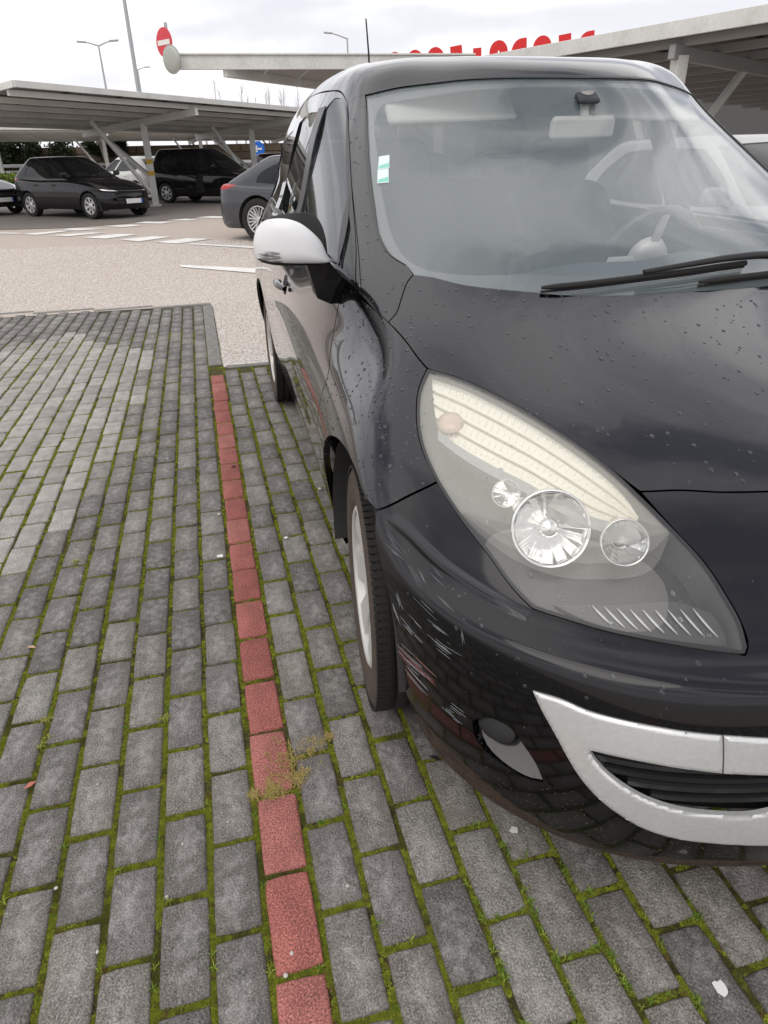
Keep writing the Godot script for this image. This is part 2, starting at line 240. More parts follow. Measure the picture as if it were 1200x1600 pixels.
# a bicubic B-spline surface that passes through a grid of points; the second half mirrors the first across x = 0
class Surf:
	var nu: int
	var nv: int
	var E := PackedVector3Array()
	var P: Vector3
	var DU: Vector3
	var DV: Vector3
	func _init(half: Array) -> void:
		var A := []
		for c in half:
			A.append(PackedVector3Array(c))
		for k in range(half.size() - 2, -1, -1):
			var c := PackedVector3Array()
			for p in half[k]:
				c.append(Vector3(-p.x, p.y, p.z))
			A.append(c)
		nu = A.size()
		nv = A[0].size()
		var Q := []
		for c in A:
			Q.append(PackedVector3Array(c))
		for it in 40:
			var R1 := []
			for i in nu:
				var c := PackedVector3Array()
				c.resize(nv)
				for j in nv:
					c[j] = Q[i][j] if i == 0 or i == nu - 1 else (Q[i - 1][j] + 4.0 * Q[i][j] + Q[i + 1][j]) / 6.0
				R1.append(c)
			for i in nu:
				for j in nv:
					var sm: Vector3 = R1[i][j] if j == 0 or j == nv - 1 else (R1[i][j - 1] + 4.0 * R1[i][j] + R1[i][j + 1]) / 6.0
					Q[i][j] += A[i][j] - sm
		E.resize((nu + 2) * (nv + 2))
		for i in nu:
			for j in nv:
				E[(i + 1) * (nv + 2) + j + 1] = Q[i][j]
		for j in range(1, nv + 1):
			E[j] = 2.0 * E[(nv + 2) + j] - E[2 * (nv + 2) + j]
			E[(nu + 1) * (nv + 2) + j] = 2.0 * E[nu * (nv + 2) + j] - E[(nu - 1) * (nv + 2) + j]
		for i in nu + 2:
			var r := i * (nv + 2)
			E[r] = 2.0 * E[r + 1] - E[r + 2]
			E[r + nv + 1] = 2.0 * E[r + nv] - E[r + nv - 1]
	func at(u: float, w: float) -> Vector3:
		u = clampf(u, 0.0, nu - 1.0); w = clampf(w, 0.0, nv - 1.0)
		var i := mini(int(u), nu - 2)
		var j := mini(int(w), nv - 2)
		var t := u - i
		var s := w - j
		var bu := [(1 - t) ** 3 / 6.0, (3 * t * t * t - 6 * t * t + 4) / 6.0, (-3 * t * t * t + 3 * t * t + 3 * t + 1) / 6.0, t * t * t / 6.0]
		var du := [-0.5 * (1 - t) * (1 - t), 1.5 * t * t - 2 * t, -1.5 * t * t + t + 0.5, 0.5 * t * t]
		var b0: float = (1 - s) ** 3 / 6.0
		var b1 := (3 * s * s * s - 6 * s * s + 4) / 6.0
		var b2 := (-3 * s * s * s + 3 * s * s + 3 * s + 1) / 6.0
		var b3 := s * s * s / 6.0
		var d0 := -0.5 * (1 - s) * (1 - s)
		var d1 := 1.5 * s * s - 2 * s
		var d2 := -1.5 * s * s + s + 0.5
		var d3 := 0.5 * s * s
		P = Vector3.ZERO; DU = Vector3.ZERO; DV = Vector3.ZERO
		for a in 4:
			var r := (i + a) * (nv + 2) + j
			var c := E[r] * b0 + E[r + 1] * b1 + E[r + 2] * b2 + E[r + 3] * b3
			P += c * bu[a]
			DU += c * du[a]
			DV += (E[r] * d0 + E[r + 1] * d1 + E[r + 2] * d2 + E[r + 3] * d3) * bu[a]
		return P
	func nor() -> Vector3:
		var q := DU.cross(DV)
		if q.length() < 1e-9:
			return Vector3.UP
		return q.normalized()
	func side(y: float, z: float, g: Vector2) -> Vector2:
		# the (u, v) of the point of the near side at height y and length z
		for it in 30:
			at(g.x, g.y)
			var det := DU.y * DV.z - DU.z * DV.y
			if absf(det) < 1e-9:
				break
			var ry := y - P.y
			var rz := z - P.z
			g.x = clampf(g.x + clampf((ry * DV.z - rz * DV.y) / det, -0.7, 0.7), 0, nu - 1)
			g.y = clampf(g.y + clampf((DU.y * rz - DU.z * ry) / det, -0.7, 0.7), 0, nv - 1)
		return g

func dense(S: Surf, curves: Array, step := 0.012) -> PackedVector2Array:
	# joins smooth curves, each given by a few (u, v) points, into one fine outline; curves meet at corners
	var out := PackedVector2Array()
	for c in curves:
		var pts := []
		for q in c:
			pts.append(Vector2(q[0], q[1]) if q is Array else q)
		for k in pts.size() - 1:
			var p0: Vector2 = pts[maxi(k - 1, 0)]
			var p1: Vector2 = pts[k]
			var p2: Vector2 = pts[k + 1]
			var p3: Vector2 = pts[mini(k + 2, pts.size() - 1)]
			if k == 0: p0 = p1 * 2.0 - p2
			if k == pts.size() - 2: p3 = p2 * 2.0 - p1
			var len := S.at(p1.x, p1.y).distance_to(S.at(p2.x, p2.y))
			var m := clampi(int(len / step), 1, 60)
			# centripetal spacing keeps uneven points from overshooting
			var d1 := maxf(p0.distance_to(p1), 1e-4)
			var d2 := maxf(p1.distance_to(p2), 1e-4)
			var d3 := maxf(p2.distance_to(p3), 1e-4)
			var t1 := ((p1 - p0) / d1 * d2 + (p2 - p1) / d2 * d1) / (d1 + d2) * d2
			var t2 := ((p2 - p1) / d2 * d3 + (p3 - p2) / d3 * d2) / (d2 + d3) * d2
			for s in m:
				var t := float(s) / m
				var q := p1 * (2 * t * t * t - 3 * t * t + 1) + t1 * (t * t * t - 2 * t * t + t) + p2 * (-2 * t * t * t + 3 * t * t) + t2 * (t * t * t - t * t)
				if out.is_empty() or out[out.size() - 1].distance_to(q) > 1e-4:
					out.append(q)
	return out

func sym(S: Surf, poly: PackedVector2Array) -> PackedVector2Array:
	# a half outline that touches the centre line becomes the outline of the whole
	var cu := (S.nu - 1) * 0.5
	var n := poly.size()
	var k0 := 0
	for k in n:
		if absf(poly[k].x - cu) < 0.02 and absf(poly[(k + 1) % n].x - cu) < 0.02:
			k0 = (k + 1) % n
			break
	var out := PackedVector2Array()
	for k in n:
		out.append(poly[(k0 + k) % n])
	if absf(out[0].x - cu) > 0.02:
		print("sym: outline does not touch the centre")
	# the closing point of the curve that ends on the centre was left out by dense()
	out[0].x = cu
	for k in range(n - 1, 0, -1):
		var q := out[k]
		if absf(q.x - cu) < 0.002:
			out[k].x = cu
			continue
		out.append(Vector2(2 * cu - q.x, q.y))
	return out

func closed_half(S: Surf, curves: Array, step := 0.012) -> PackedVector2Array:
	# like dense(), but keeps the end point of each curve that ends on the centre line
	var out := PackedVector2Array()
	var cu := (S.nu - 1) * 0.5
	for c in curves:
		out.append_array(dense(S, [c], step))
		var e = c[c.size() - 1]
		if absf(e[0] - cu) < 0.01:
			out.append(Vector2(cu, e[1]))
	return out

func inset(S: Surf, poly: PackedVector2Array, d: float) -> PackedVector2Array:
	# moves an outline inwards by d metres on the surface
	var n := poly.size()
	var sg := -1.0 if Geometry2D.is_polygon_clockwise(poly) else 1.0
	# clockwise in Godot's y-down sense: keep one sign convention by area
	var area := 0.0
	for k in n:
		area += poly[k].cross(poly[(k + 1) % n])
	sg = 1.0 if area > 0 else -1.0
	var out := PackedVector2Array()
	for k in n:
		var a := poly[(k + n - 1) % n]
		var c := poly[(k + 1) % n]
		S.at(poly[k].x, poly[k].y)
		var du := S.DU
		var dv := S.DV
		var lu := maxf(du.length(), 0.01)
		var lv := maxf(dv.length(), 0.01)
		var e1 := Vector2((poly[k].x - a.x) * lu, (poly[k].y - a.y) * lv).normalized()
		var e2 := Vector2((c.x - poly[k].x) * lu, (c.y - poly[k].y) * lv).normalized()
		var n1 := Vector2(-e1.y, e1.x) * sg
		var n2 := Vector2(-e2.y, e2.x) * sg
		var m := n1 + n2
		if m.length() < 0.2:
			m = n1
		m = m.normalized()
		m *= d / maxf(m.dot(n1), 0.45)
		out.append(poly[k] + Vector2(m.x / lu, m.y / lv))
	return out

func panel(S: Surf, poly: PackedVector2Array, holes := [], off := 0.0, lip := 0.012, mirror := false, cu := 0.06, cv := 0.11) -> ArrayMesh:
	var mb := MB.new()
	var lo := poly[0]
	var hi := poly[0]
	for q in poly:
		lo = lo.min(q); hi = hi.max(q)
	var i0 := int(floor(lo.x / cu))
	var i1 := int(ceil(hi.x / cu))
	var j0 := int(floor(lo.y / cv))
	var j1 := int(ceil(hi.y / cv))
	var w := i1 - i0 + 1
	var h := j1 - j0 + 1
	var touched := {}
	for o in [poly] + holes:
		for k in o.size():
			var p: Vector2 = o[k]
			var q: Vector2 = o[(k + 1) % o.size()]
			var m := int(maxf(absf(q.x - p.x) / cu, absf(q.y - p.y) / cv) * 4.0) + 1
			for s in m:
				var r := p.lerp(q, float(s) / m)
				touched[Vector2i(int(floor(r.x / cu)), int(floor(r.y / cv)))] = true
	var ids := {}
	for i in range(i0, i1):
		for j in range(j0, j1):
			var key := Vector2i(i, j)
			var a := Vector2(i * cu, j * cv)
			var cell := PackedVector2Array([a, a + Vector2(cu, 0), a + Vector2(cu, cv), a + Vector2(0, cv)])
			if touched.has(key):
				var bits := []
				bits.append_array(Geometry2D.intersect_polygons(cell, poly))
				for o in holes:
					var nb := []
					for b in bits:
						nb.append_array(Geometry2D.clip_polygons(b, o))
					bits = nb
				for b in bits:
					if b.size() < 3 or Geometry2D.is_polygon_clockwise(b) != Geometry2D.is_polygon_clockwise(cell):
						continue
					var tr := Geometry2D.triangulate_polygon(b)
					var at := []
					for q in b:
						at.append(_pv(S, mb, q, off, mirror))
					for k in range(0, tr.size(), 3):
						mb.face(at[tr[k]], at[tr[k + 1]], at[tr[k + 2]])
			else:
				var mid := a + Vector2(cu, cv) * 0.5
				if not Geometry2D.is_point_in_polygon(mid, poly):
					continue
				var inh := false
				for o in holes:
					if Geometry2D.is_point_in_polygon(mid, o):
						inh = true
				if inh:
					continue
				var c := []
				for q in [Vector2i(i, j), Vector2i(i + 1, j), Vector2i(i + 1, j + 1), Vector2i(i, j + 1)]:
					if not ids.has(q):
						ids[q] = _pv(S, mb, Vector2(q.x * cu, q.y * cv), off, mirror)
					c.append(ids[q])
				mb.face(c[0], c[1], c[2]); mb.face(c[0], c[2], c[3])
	if lip > 0.0:
		for o in [poly] + holes:
			for k in o.size():
				_lip(S, mb, o[k], o[(k + 1) % o.size()], off, lip, mirror)
	return mb.mesh()

var soft_r := 0.0
var soft_edge := []

func soft_panel(S: Surf, poly: PackedVector2Array, off: float, r: float, lip: float, mirror: bool, cu: float, cv: float) -> ArrayMesh:
	# a panel whose rim is rounded over with radius r
	soft_r = r
	soft_edge = []
	for q in poly:
		soft_edge.append(S.at(q.x, q.y) + S.nor() * off)
	var m := panel(S, poly, [], off, 0.0, mirror, cu, cv)
	soft_r = 0.0
	var mb := MB.new()
	for k in poly.size():
		_lip(S, mb, poly[k], poly[(k + 1) % poly.size()], off - r * 0.528, lip, mirror)
	mb.add_to(m)
	return m

func _pv(S: Surf, mb: MB, q: Vector2, off: float, mirror: bool) -> int:
	var p := S.at(q.x, q.y)
	var n := S.nor()
	p += n * off
	if soft_r > 0.0:
		var best := 1e9
		var near := p
		for k in soft_edge.size():
			var a: Vector3 = soft_edge[k]
			if a.distance_squared_to(p) > 0.002:
				continue
			var c := Geometry3D.get_closest_point_to_segment(p, a, soft_edge[(k + 1) % soft_edge.size()])
			var d := c.distance_to(p)
			if d < best:
				best = d
				near = c
		if best < soft_r:
			var s := clampf(1.0 - best / soft_r, 0.0, 0.98)
			var o := (near - p)
			o = (o - n * o.dot(n)).normalized() if best > 1e-5 else Vector3.ZERO
			p -= n * soft_r * 0.55 * s * s
			n = (n + o * 1.1 * s).normalized()
	if mirror:
		p.x = -p.x; n.x = -n.x
	return mb.vert(p, n, q)

func _lip(S: Surf, mb: MB, a: Vector2, b: Vector2, off: float, lip: float, mirror: bool) -> void:
	var p := S.at(a.x, a.y)
	var n := S.nor()
	var q := S.at(b.x, b.y)
	var m := S.nor()
	var c := [p + n * off, q + m * off, q + m * (off - lip), p + n * (off - lip)]
	if mirror:
		for k in 4:
			c[k].x = -c[k].x
	if c[0].distance_to(c[1]) < 1e-6:
		return
	mb.quad(c[0], c[1], c[2], c[3])

func ribbon(S: Surf, mb: MB, pts: Array, wid: float, off: float, mirror := false) -> void:
	# a thin raised strip along a line on the surface, tapering at both ends
	var d := dense(S, [pts], 0.006)
	var prev := []
	for k in d.size():
		var p := S.at(d[k].x, d[k].y)
		var n := S.nor()
		var q := S.at(d[mini(k + 1, d.size() - 1)].x, d[mini(k + 1, d.size() - 1)].y)
		var o := S.at(d[maxi(k - 1, 0)].x, d[maxi(k - 1, 0)].y)
		var t := (q - o).normalized()
		var sd := n.cross(t).normalized()
		var ww := wid * (0.15 + 0.85 * sin(PI * (k + 0.5) / d.size()))
		var row := [p + n * (off - 0.0004) - sd * ww * 0.5, p + n * off, p + n * (off - 0.0004) + sd * ww * 0.5]
		if mirror:
			for e in 3: row[e].x = -row[e].x
		if not prev.is_empty():
			mb.quad(prev[0], prev[1], row[1], row[0]); mb.quad(prev[1], prev[2], row[2], row[1])
		prev = row

func bead(S: Surf, mb: MB, pts: Array, wid: float, hgt: float) -> void:
	# a soft moulded crease standing proud of the surface, fading out at both ends
	var d := dense(S, [pts], 0.008)
	var prev := []
	var m := 9
	for k in d.size():
		var e := sin(PI * clampf((k + 0.5) / d.size(), 0.0, 1.0)) ** 0.5
		var p := S.at(d[k].x, d[k].y)
		var n := S.nor()
		var q := S.at(d[mini(k + 1, d.size() - 1)].x, d[mini(k + 1, d.size() - 1)].y)
		var o := S.at(d[maxi(k - 1, 0)].x, d[maxi(k - 1, 0)].y)
		var sd := n.cross((q - o).normalized()).normalized()
		var row := []
		for s in m:
			var t := lerpf(-1.0, 1.0, float(s) / (m - 1))
			var h := hgt * e * (0.5 + 0.5 * cos(t * PI)) - 0.0003
			var sl := -hgt * e * 0.5 * PI * sin(t * PI) / (wid * 0.5)
			row.append(mb.vert(p + sd * t * wid * 0.5 + n * h, (n - sd * sl).normalized()))
		if not prev.is_empty():
			for s in m - 1:
				mb.face(prev[s], prev[s + 1], row[s + 1]); mb.face(prev[s], row[s + 1], row[s])
		prev = row

# ------------------------------------------------------------------ nodes
func numbered(called: String) -> String:
	if not used.has(called):
		used[called] = 0
		return called
	used[called] += 1
	return "%s_%03d" % [called, used[called]]

func thing(called: String, label: String, category: String, at := Vector3.ZERO, turn := 0.0, group := "") -> Node3D:
	var o := Node3D.new()
	o.name = numbered(called)
	add_child(o)
	o.position = at
	o.rotation.y = turn
	o.set_meta("label", label)
	o.set_meta("category", category)
	if group:
		o.set_meta("group", group)
	return o

func part(called: String, m: Mesh, mt: Material, parent: Node) -> MeshInstance3D:
	var o := MeshInstance3D.new()
	o.name = called if parent != self else numbered(called)
	o.mesh = m
	if mt:
		o.material_override = mt
	parent.add_child(o, true)
	return o

func one(called: String, m: Mesh, mt: Material, label: String, category: String, group := "") -> MeshInstance3D:
	var o := part(called, m, mt, self)
	o.set_meta("label", label)
	o.set_meta("category", category)
	if group:
		o.set_meta("group", group)
	return o

func lin(r: float, g: float, b: float, a := 1.0) -> Color:
	var c := Color(r, g, b).linear_to_srgb()
	c.a = a
	return c

func mat(called: String, c: Color, rough := 0.6, metal := 0.0, spec := 0.5) -> StandardMaterial3D:
	var m := StandardMaterial3D.new()
	m.resource_name = called
	m.albedo_color = c
	m.roughness = rough
	m.metallic = metal
	m.metallic_specular = spec
	M[called] = m
	return m

func tri_tex(m: StandardMaterial3D, t: Texture2D, scale: float, bump: Texture2D = null, cm := 0.1) -> void:
	m.albedo_texture = t
	m.uv1_triplanar = true
	m.uv1_world_triplanar = true
	m.uv1_scale = Vector3.ONE * scale
	if bump:
		m.heightmap_enabled = true
		m.heightmap_texture = bump
		m.heightmap_scale = cm

func noise_img(size: int, freq: float, seed_: int, oct := 4, type := FastNoiseLite.TYPE_SIMPLEX_SMOOTH) -> Image:
	var f := FastNoiseLite.new()
	f.noise_type = type
	f.seed = seed_
	f.frequency = freq
	f.fractal_octaves = oct
	return f.get_seamless_image(size, size)

func mix_tex(size: int, dark: Color, light: Color, coarse: float, fine: float, seed_: int, speck := 0.0, speck_c := Color.WHITE, contrast := 1.0, cw := 0.5) -> ImageTexture:
	# grain: coarse patches, fine noise and bright grains of aggregate (sRGB colours)
	var a := noise_img(size, coarse, seed_)
	var b := noise_img(size, fine, seed_ + 7, 2)
	var c := noise_img(size, fine * 0.8, seed_ + 13, 1)
	var im := Image.create(size, size, false, Image.FORMAT_RGB8)
	var r := RandomNumberGenerator.new()
	r.seed = seed_
	for y in size:
		for x in size:
			var t := a.get_pixel(x, y).r * cw + b.get_pixel(x, y).r * (1.0 - cw) + (r.randf() - 0.5) * 0.22
			t = clampf((t - 0.5) * contrast + 0.5, 0, 1)
			var k := dark.lerp(light, t)
			if speck > 0.0 and c.get_pixel(x, y).r > 1.0 - speck:
				k = k.lerp(speck_c, 0.65)
			im.set_pixel(x, y, k)
	return ImageTexture.create_from_image(im)

func gy(z: float) -> float:
	# the car park climbs gently behind the paved bays
	return maxf(0.0, (-8.0 - z) * 0.01)

func on(x: float, z: float, lift := 0.0) -> Vector3:
	return Vector3(x, gy(z) + lift, z)

# ------------------------------------------------------------------ scene
func _ready() -> void:
	rng.seed = 20240
	# camera: eye level of a person stooping a little, phone held upright, tilted down
	var cam := Camera3D.new()
	cam.name = "camera"
	cam.fov = 74.923
	cam.keep_aspect = Camera3D.KEEP_HEIGHT
	cam.near = 0.05
	cam.far = 600.0
	cam.transform = Transform3D(Basis(Vector3(0.9677304, -0.0174462, 0.2513832), Vector3(0.1317195, 0.8854802, -0.4456173), Vector3(-0.2148205, 0.4643495, 0.8592041)).orthonormalized(), Vector3(0.0493, 1.3205, 0.7177))
	add_child(cam)
	cam.current = true
	# overcast sky with broken grey cloud
	var env := Environment.new()
	env.background_mode = Environment.BG_SKY
	env.sky = Sky.new()
	var pano := PanoramaSkyMaterial.new()
	pano.panorama = sky_texture()
	env.sky.sky_material = pano
	env.background_energy_multiplier = 1.0
	env.tonemap_mode = Environment.TONE_MAPPER_LINEAR
	env.tonemap_exposure = 1.14
	env.sdfgi_enabled = true
	env.ssao_enabled = true
	env.ssil_enabled = true
	var we := WorldEnvironment.new()
	we.name = "environment"
	we.environment = env
	add_child(we)
	var sun := DirectionalLight3D.new()
	sun.name = "sun"
	sun.light_energy = 0.28
	sun.light_color = Color(1.0, 0.97, 0.92)
	sun.light_angular_distance = 50.0
	sun.shadow_enabled = true
	sun.rotation = Vector3(deg_to_rad(-52), deg_to_rad(-35), 0)
	add_child(sun)
	materials()
	ground()
	carports()
	boundary()
	store_sign()
	lamps_and_signs()
	parked_cars()
	near_car()
	litter()

func sky_texture() -> ImageTexture:
	var w := 1024
	var h := 512
	var im := Image.create(w, h, false, Image.FORMAT_RGBF)
	var f := FastNoiseLite.new()
	f.seed = 111
	f.noise_type = FastNoiseLite.TYPE_SIMPLEX_SMOOTH
	f.frequency = 0.55
	f.fractal_octaves = 5
	f.domain_warp_enabled = true
	f.domain_warp_amplitude = 0.9
	f.domain_warp_frequency = 0.35
	for y in h:
		var el := PI * (0.5 - (y + 0.5) / h)
		for x in w:
			var az := TAU * (x + 0.5) / w
			var d := Vector3(sin(az) * cos(el), sin(el), -cos(az) * cos(el))
			var c := Color(0.55, 0.55, 0.55)
			if d.y > 0.0:
				var q := Vector2(d.x, d.z) / (d.y + 0.12)
				# streaks drawn out along one wind direction
				var s := f.get_noise_2d(q.x * 0.9 + q.y * 0.5, (q.y * 0.9 - q.x * 0.5) * 2.2)
				var t := clampf(0.60 + s * 1.8, 0.0, 1.0)
				var low := clampf(1.0 - d.y * 2.0, 0.0, 1.0)
				t = lerpf(t, 0.47 + 0.10 * t, low * low * (3.0 - 2.0 * low))
				c = Color(0.47, 0.485, 0.57).lerp(Color(1.30, 1.295, 1.29), t)
			im.set_pixel(x, y, c)
	return ImageTexture.create_from_image(im)

func materials() -> void:
	var conc := mix_tex(512, Color(0.40, 0.385, 0.37), Color(1.0, 0.985, 0.96), 0.010, 0.22, 3, 0.22, Color(1, 1, 1), 1.4, 0.22)
	var bump := ImageTexture.create_from_image(noise_img(512, 0.13, 9, 3))
	var tones := [[0.335, 0.32, 0.31], [0.267, 0.256, 0.25], [0.409, 0.399, 0.388], [0.31, 0.292, 0.293], [0.366, 0.352, 0.33], [0.236, 0.23, 0.227]]
	for k in tones.size():
		var m := mat("paver_%d" % k, lin(tones[k][0], tones[k][1], tones[k][2]), 0.82)
		m.detail_enabled = true
		m.detail_albedo = wear_tex(k)
		m.detail_uv_layer = BaseMaterial3D.DETAIL_UV_2
		tri_tex(m, conc, 1.9, bump, 0.2)
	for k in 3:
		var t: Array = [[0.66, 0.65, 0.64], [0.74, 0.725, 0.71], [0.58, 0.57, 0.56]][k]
		var m := mat("sheen_tone_%d" % k, lin(t[0], t[1], t[2]), 0.88)  # paler paver copies with the sheen of the sky painted in
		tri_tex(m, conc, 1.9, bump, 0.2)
	for k in 3:
		var t: Array = [[0.63, 0.215, 0.19], [0.56, 0.18, 0.16], [0.67, 0.25, 0.225]][k]
		var m := mat("red_%d" % k, lin(t[0], t[1], t[2]), 0.85)
		tri_tex(m, conc, 1.9, bump, 0.2)
	var kb := mat("kerb", lin(0.40, 0.40, 0.39), 0.85)
	tri_tex(kb, conc, 2.1, bump, 0.1)
	var asph := mix_tex(512, Color(0.66, 0.60, 0.56), Color(0.97, 0.93, 0.90), 0.25, 0.40, 21, 0.25, Color(1, 0.99, 0.97), 1.9)
	var am := mat("asphalt", lin(0.70, 0.675, 0.65), 0.9)
	tri_tex(am, asph, 0.37, bump, 0.4)
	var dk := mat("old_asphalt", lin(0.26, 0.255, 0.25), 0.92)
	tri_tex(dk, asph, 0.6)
	var pt := mat("road_paint", lin(0.92, 0.915, 0.90), 0.75)
	tri_tex(pt, mix_tex(256, Color(0.86, 0.85, 0.83), Color(1, 1, 1), 0.02, 0.2, 31), 0.8)
	var soil := mix_tex(512, Color(0.20, 0.155, 0.10), Color(0.38, 0.40, 0.09), 0.03, 0.12, 41, 0.0, Color.WHITE, 2.2)
	var so := mat("joint_soil", lin(0.75, 0.75, 0.72), 1.0)
	tri_tex(so, soil, 2.6)
	var ch := mat("chips", Color.WHITE, 0.9)
	ch.vertex_color_use_as_albedo = true
	var ms := mat("moss", Color.WHITE, 1.0)
	ms.vertex_color_use_as_albedo = true
	ms.backlight_enabled = true
	ms.backlight = Color(0.2, 0.25, 0.1)
	# car
	var bp := mat("black_paint", lin(0.011, 0.0108, 0.0145), 0.2, 1.0, 0.5)
	bp.clearcoat_enabled = true
	bp.clearcoat = 1.0
	bp.clearcoat_roughness = 0.008
	var bb := mat("bumper_paint", lin(0.010, 0.010, 0.012), 0.4, 1.0, 0.5)
	bb.clearcoat_enabled = true
	bb.clearcoat = 0.85
	bb.clearcoat_roughness = 0.06
	var pl := mat("black_plastic", lin(0.018, 0.018, 0.019), 0.5)
	tri_tex(pl, conc, 6.0, bump, 0.02)
	mat("gloss_black", lin(0.025, 0.025, 0.027), 0.12)
	mat("satin_trim", lin(0.035, 0.034, 0.034), 0.32)
	mat("black_liner", lin(0.035, 0.035, 0.035), 0.85)
	var rub := mat("rubber", lin(0.022, 0.021, 0.02), 0.75)
	tri_tex(rub, conc, 5.0)
	var dirty := mat("dusty_rubber", lin(0.14, 0.105, 0.085), 0.92)
	tri_tex(dirty, conc, 3.0)
	var sv := mat("silver_trim", lin(0.80, 0.805, 0.805), 0.27, 0.45)
	tri_tex(sv, mix_tex(256, Color(0.86, 0.86, 0.85), Color(1, 1, 1), 0.01, 0.25, 57), 1.5)
	mat("white_cap", lin(0.78, 0.78, 0.79), 0.28)
	mat("hub_silver", lin(0.60, 0.585, 0.56), 0.42, 0.25)
	mat("alloy", lin(0.55, 0.55, 0.55), 0.3, 0.6)
	mat("chrome", lin(0.86, 0.86, 0.87), 0.06, 1.0)
	mat("reflector", lin(0.80, 0.80, 0.80), 0.12, 1.0)
	var gl := mat("screen_glass", lin(0.62, 0.78, 0.80, 0.095), 0.0)
	gl.transparency = BaseMaterial3D.TRANSPARENCY_ALPHA
	var si := mat("side_inner", lin(0.02, 0.02, 0.02, 0.04), 0.0)
	si.transparency = BaseMaterial3D.TRANSPARENCY_ALPHA
	var gi := mat("screen_inner", lin(0.6, 0.7, 0.7, 0.02), 0.0)
	gi.transparency = BaseMaterial3D.TRANSPARENCY_ALPHA
	var g2 := mat("side_glass", lin(0.02, 0.03, 0.028, 0.55), 0.0)
	g2.transparency = BaseMaterial3D.TRANSPARENCY_ALPHA
	var g3 := mat("lens", lin(0.84, 0.82, 0.76, 0.05), 0.0)
	var hz := mat("lens_haze", lin(0.88, 0.86, 0.76, 0.085), 0.5)
	hz.transparency = BaseMaterial3D.TRANSPARENCY_ALPHA
	g3.transparency = BaseMaterial3D.TRANSPARENCY_ALPHA
	var g4 := mat("dark_glass", lin(0.012, 0.014, 0.014, 0.86), 0.0)
	g4.transparency = BaseMaterial3D.TRANSPARENCY_ALPHA
	mat("signal_cream", lin(0.86, 0.82, 0.70), 0.24, 0.55)
	mat("signal_rib", lin(0.88, 0.86, 0.78), 0.15, 0.4)
	mat("signal_amber", lin(0.60, 0.44, 0.36), 0.35, 0.3)
	mat("lamp_bezel", lin(0.30, 0.305, 0.31), 0.28, 0.6)
	mat("lamp_floor", lin(0.035, 0.036, 0.04), 0.25, 0.3)
	mat("lamp_black", lin(0.03, 0.03, 0.032), 0.3)
	var fab := mat("seat_fabric", lin(0.06, 0.058, 0.06), 0.95)
	tri_tex(fab, conc, 8.0)
	mat("light_trim", lin(0.36, 0.355, 0.33), 0.8)
	mat("dash", lin(0.03, 0.036, 0.042), 0.6)
	mat("sticker", lin(0.72, 0.80, 0.78), 0.5)
	mat("sticker_green", lin(0.16, 0.58, 0.45), 0.5)
	mat("scratch", lin(0.30, 0.31, 0.325), 0.6)
	mat("scratch_red", lin(0.26, 0.10, 0.10), 0.6)
	var lipm := mat("dirty_lip", lin(0.11, 0.075, 0.055), 0.9)
	tri_tex(lipm, mix_tex(256, Color(0.25, 0.22, 0.2), Color(1, 0.95, 0.88), 0.03, 0.2, 71, 0.0, Color.WHITE, 1.6), 4.0)
	var wat := mat("water", lin(0.9, 0.93, 0.95, 0.0), 0.0)
	wat.refraction_enabled = true
	wat.refraction_scale = 0.033
	wat.albedo_color.a = 0.02
	mat("pale_stone", lin(0.50, 0.48, 0.44), 0.85)
	mat("mud", lin(0.12, 0.085, 0.06), 1.0)
	# surroundings
	var wp := mat("white_steel", lin(0.76, 0.76, 0.745), 0.5)
	tri_tex(wp, mix_tex(256, Color(0.84, 0.84, 0.82), Color(1, 1, 1), 0.01, 0.1, 61), 0.5)
	mat("panel_under", lin(0.30, 0.295, 0.285), 0.6)
	mat("panel_shaded", lin(0.115, 0.115, 0.112), 0.6)  # panel underside with the right-hand carport's shade put into its colour
	mat("panel_top", lin(0.03, 0.035, 0.05), 0.15)
	mat("shaded_steel", lin(0.30, 0.30, 0.295), 0.5)  # white framing with shade painted in, beneath the right-hand carport
	mat("galvanised", lin(0.42, 0.43, 0.44), 0.45, 0.5)
	mat("sign_red", lin(0.62, 0.035, 0.05), 0.4)
	mat("letter_red", lin(0.70, 0.012, 0.012), 0.4)
	mat("sign_white", lin(0.75, 0.75, 0.73), 0.4)
	mat("sign_blue", lin(0.01, 0.14, 0.62), 0.4)
	mat("sign_back", lin(0.40, 0.42, 0.38), 0.5, 0.3)
	mat("yellow_tag", lin(0.6, 0.36, 0.04), 0.6)
	var st := mat("stone_a", lin(0.36, 0.29, 0.21), 0.95)
	tri_tex(st, conc, 0.8)
	var sb := mat("stone_b", lin(0.27, 0.22, 0.165), 0.95)
	tri_tex(sb, conc, 0.8)
	mat("mortar", lin(0.20, 0.18, 0.15), 1.0)
	var lf := mat("leaf", Color.WHITE, 0.8)
	lf.vertex_color_use_as_albedo = true
	lf.backlight_enabled = true
	lf.backlight = Color(0.3, 0.35, 0.2)
	mat("bark", lin(0.13, 0.115, 0.10), 0.95)
	mat("hazed_bark", lin(0.42, 0.41, 0.40), 0.95)  # distance haze is mixed into this bark colour
	mat("shade_wall", lin(0.10, 0.10, 0.10), 0.9)  # coloured dark to stand for the shade under the right-hand carport
	mat("plate_white", lin(0.75, 0.75, 0.75), 0.4)
	mat("plate_blue", lin(0.02, 0.10, 0.5), 0.4)
	mat("tail_red", lin(0.40, 0.02, 0.02), 0.15)

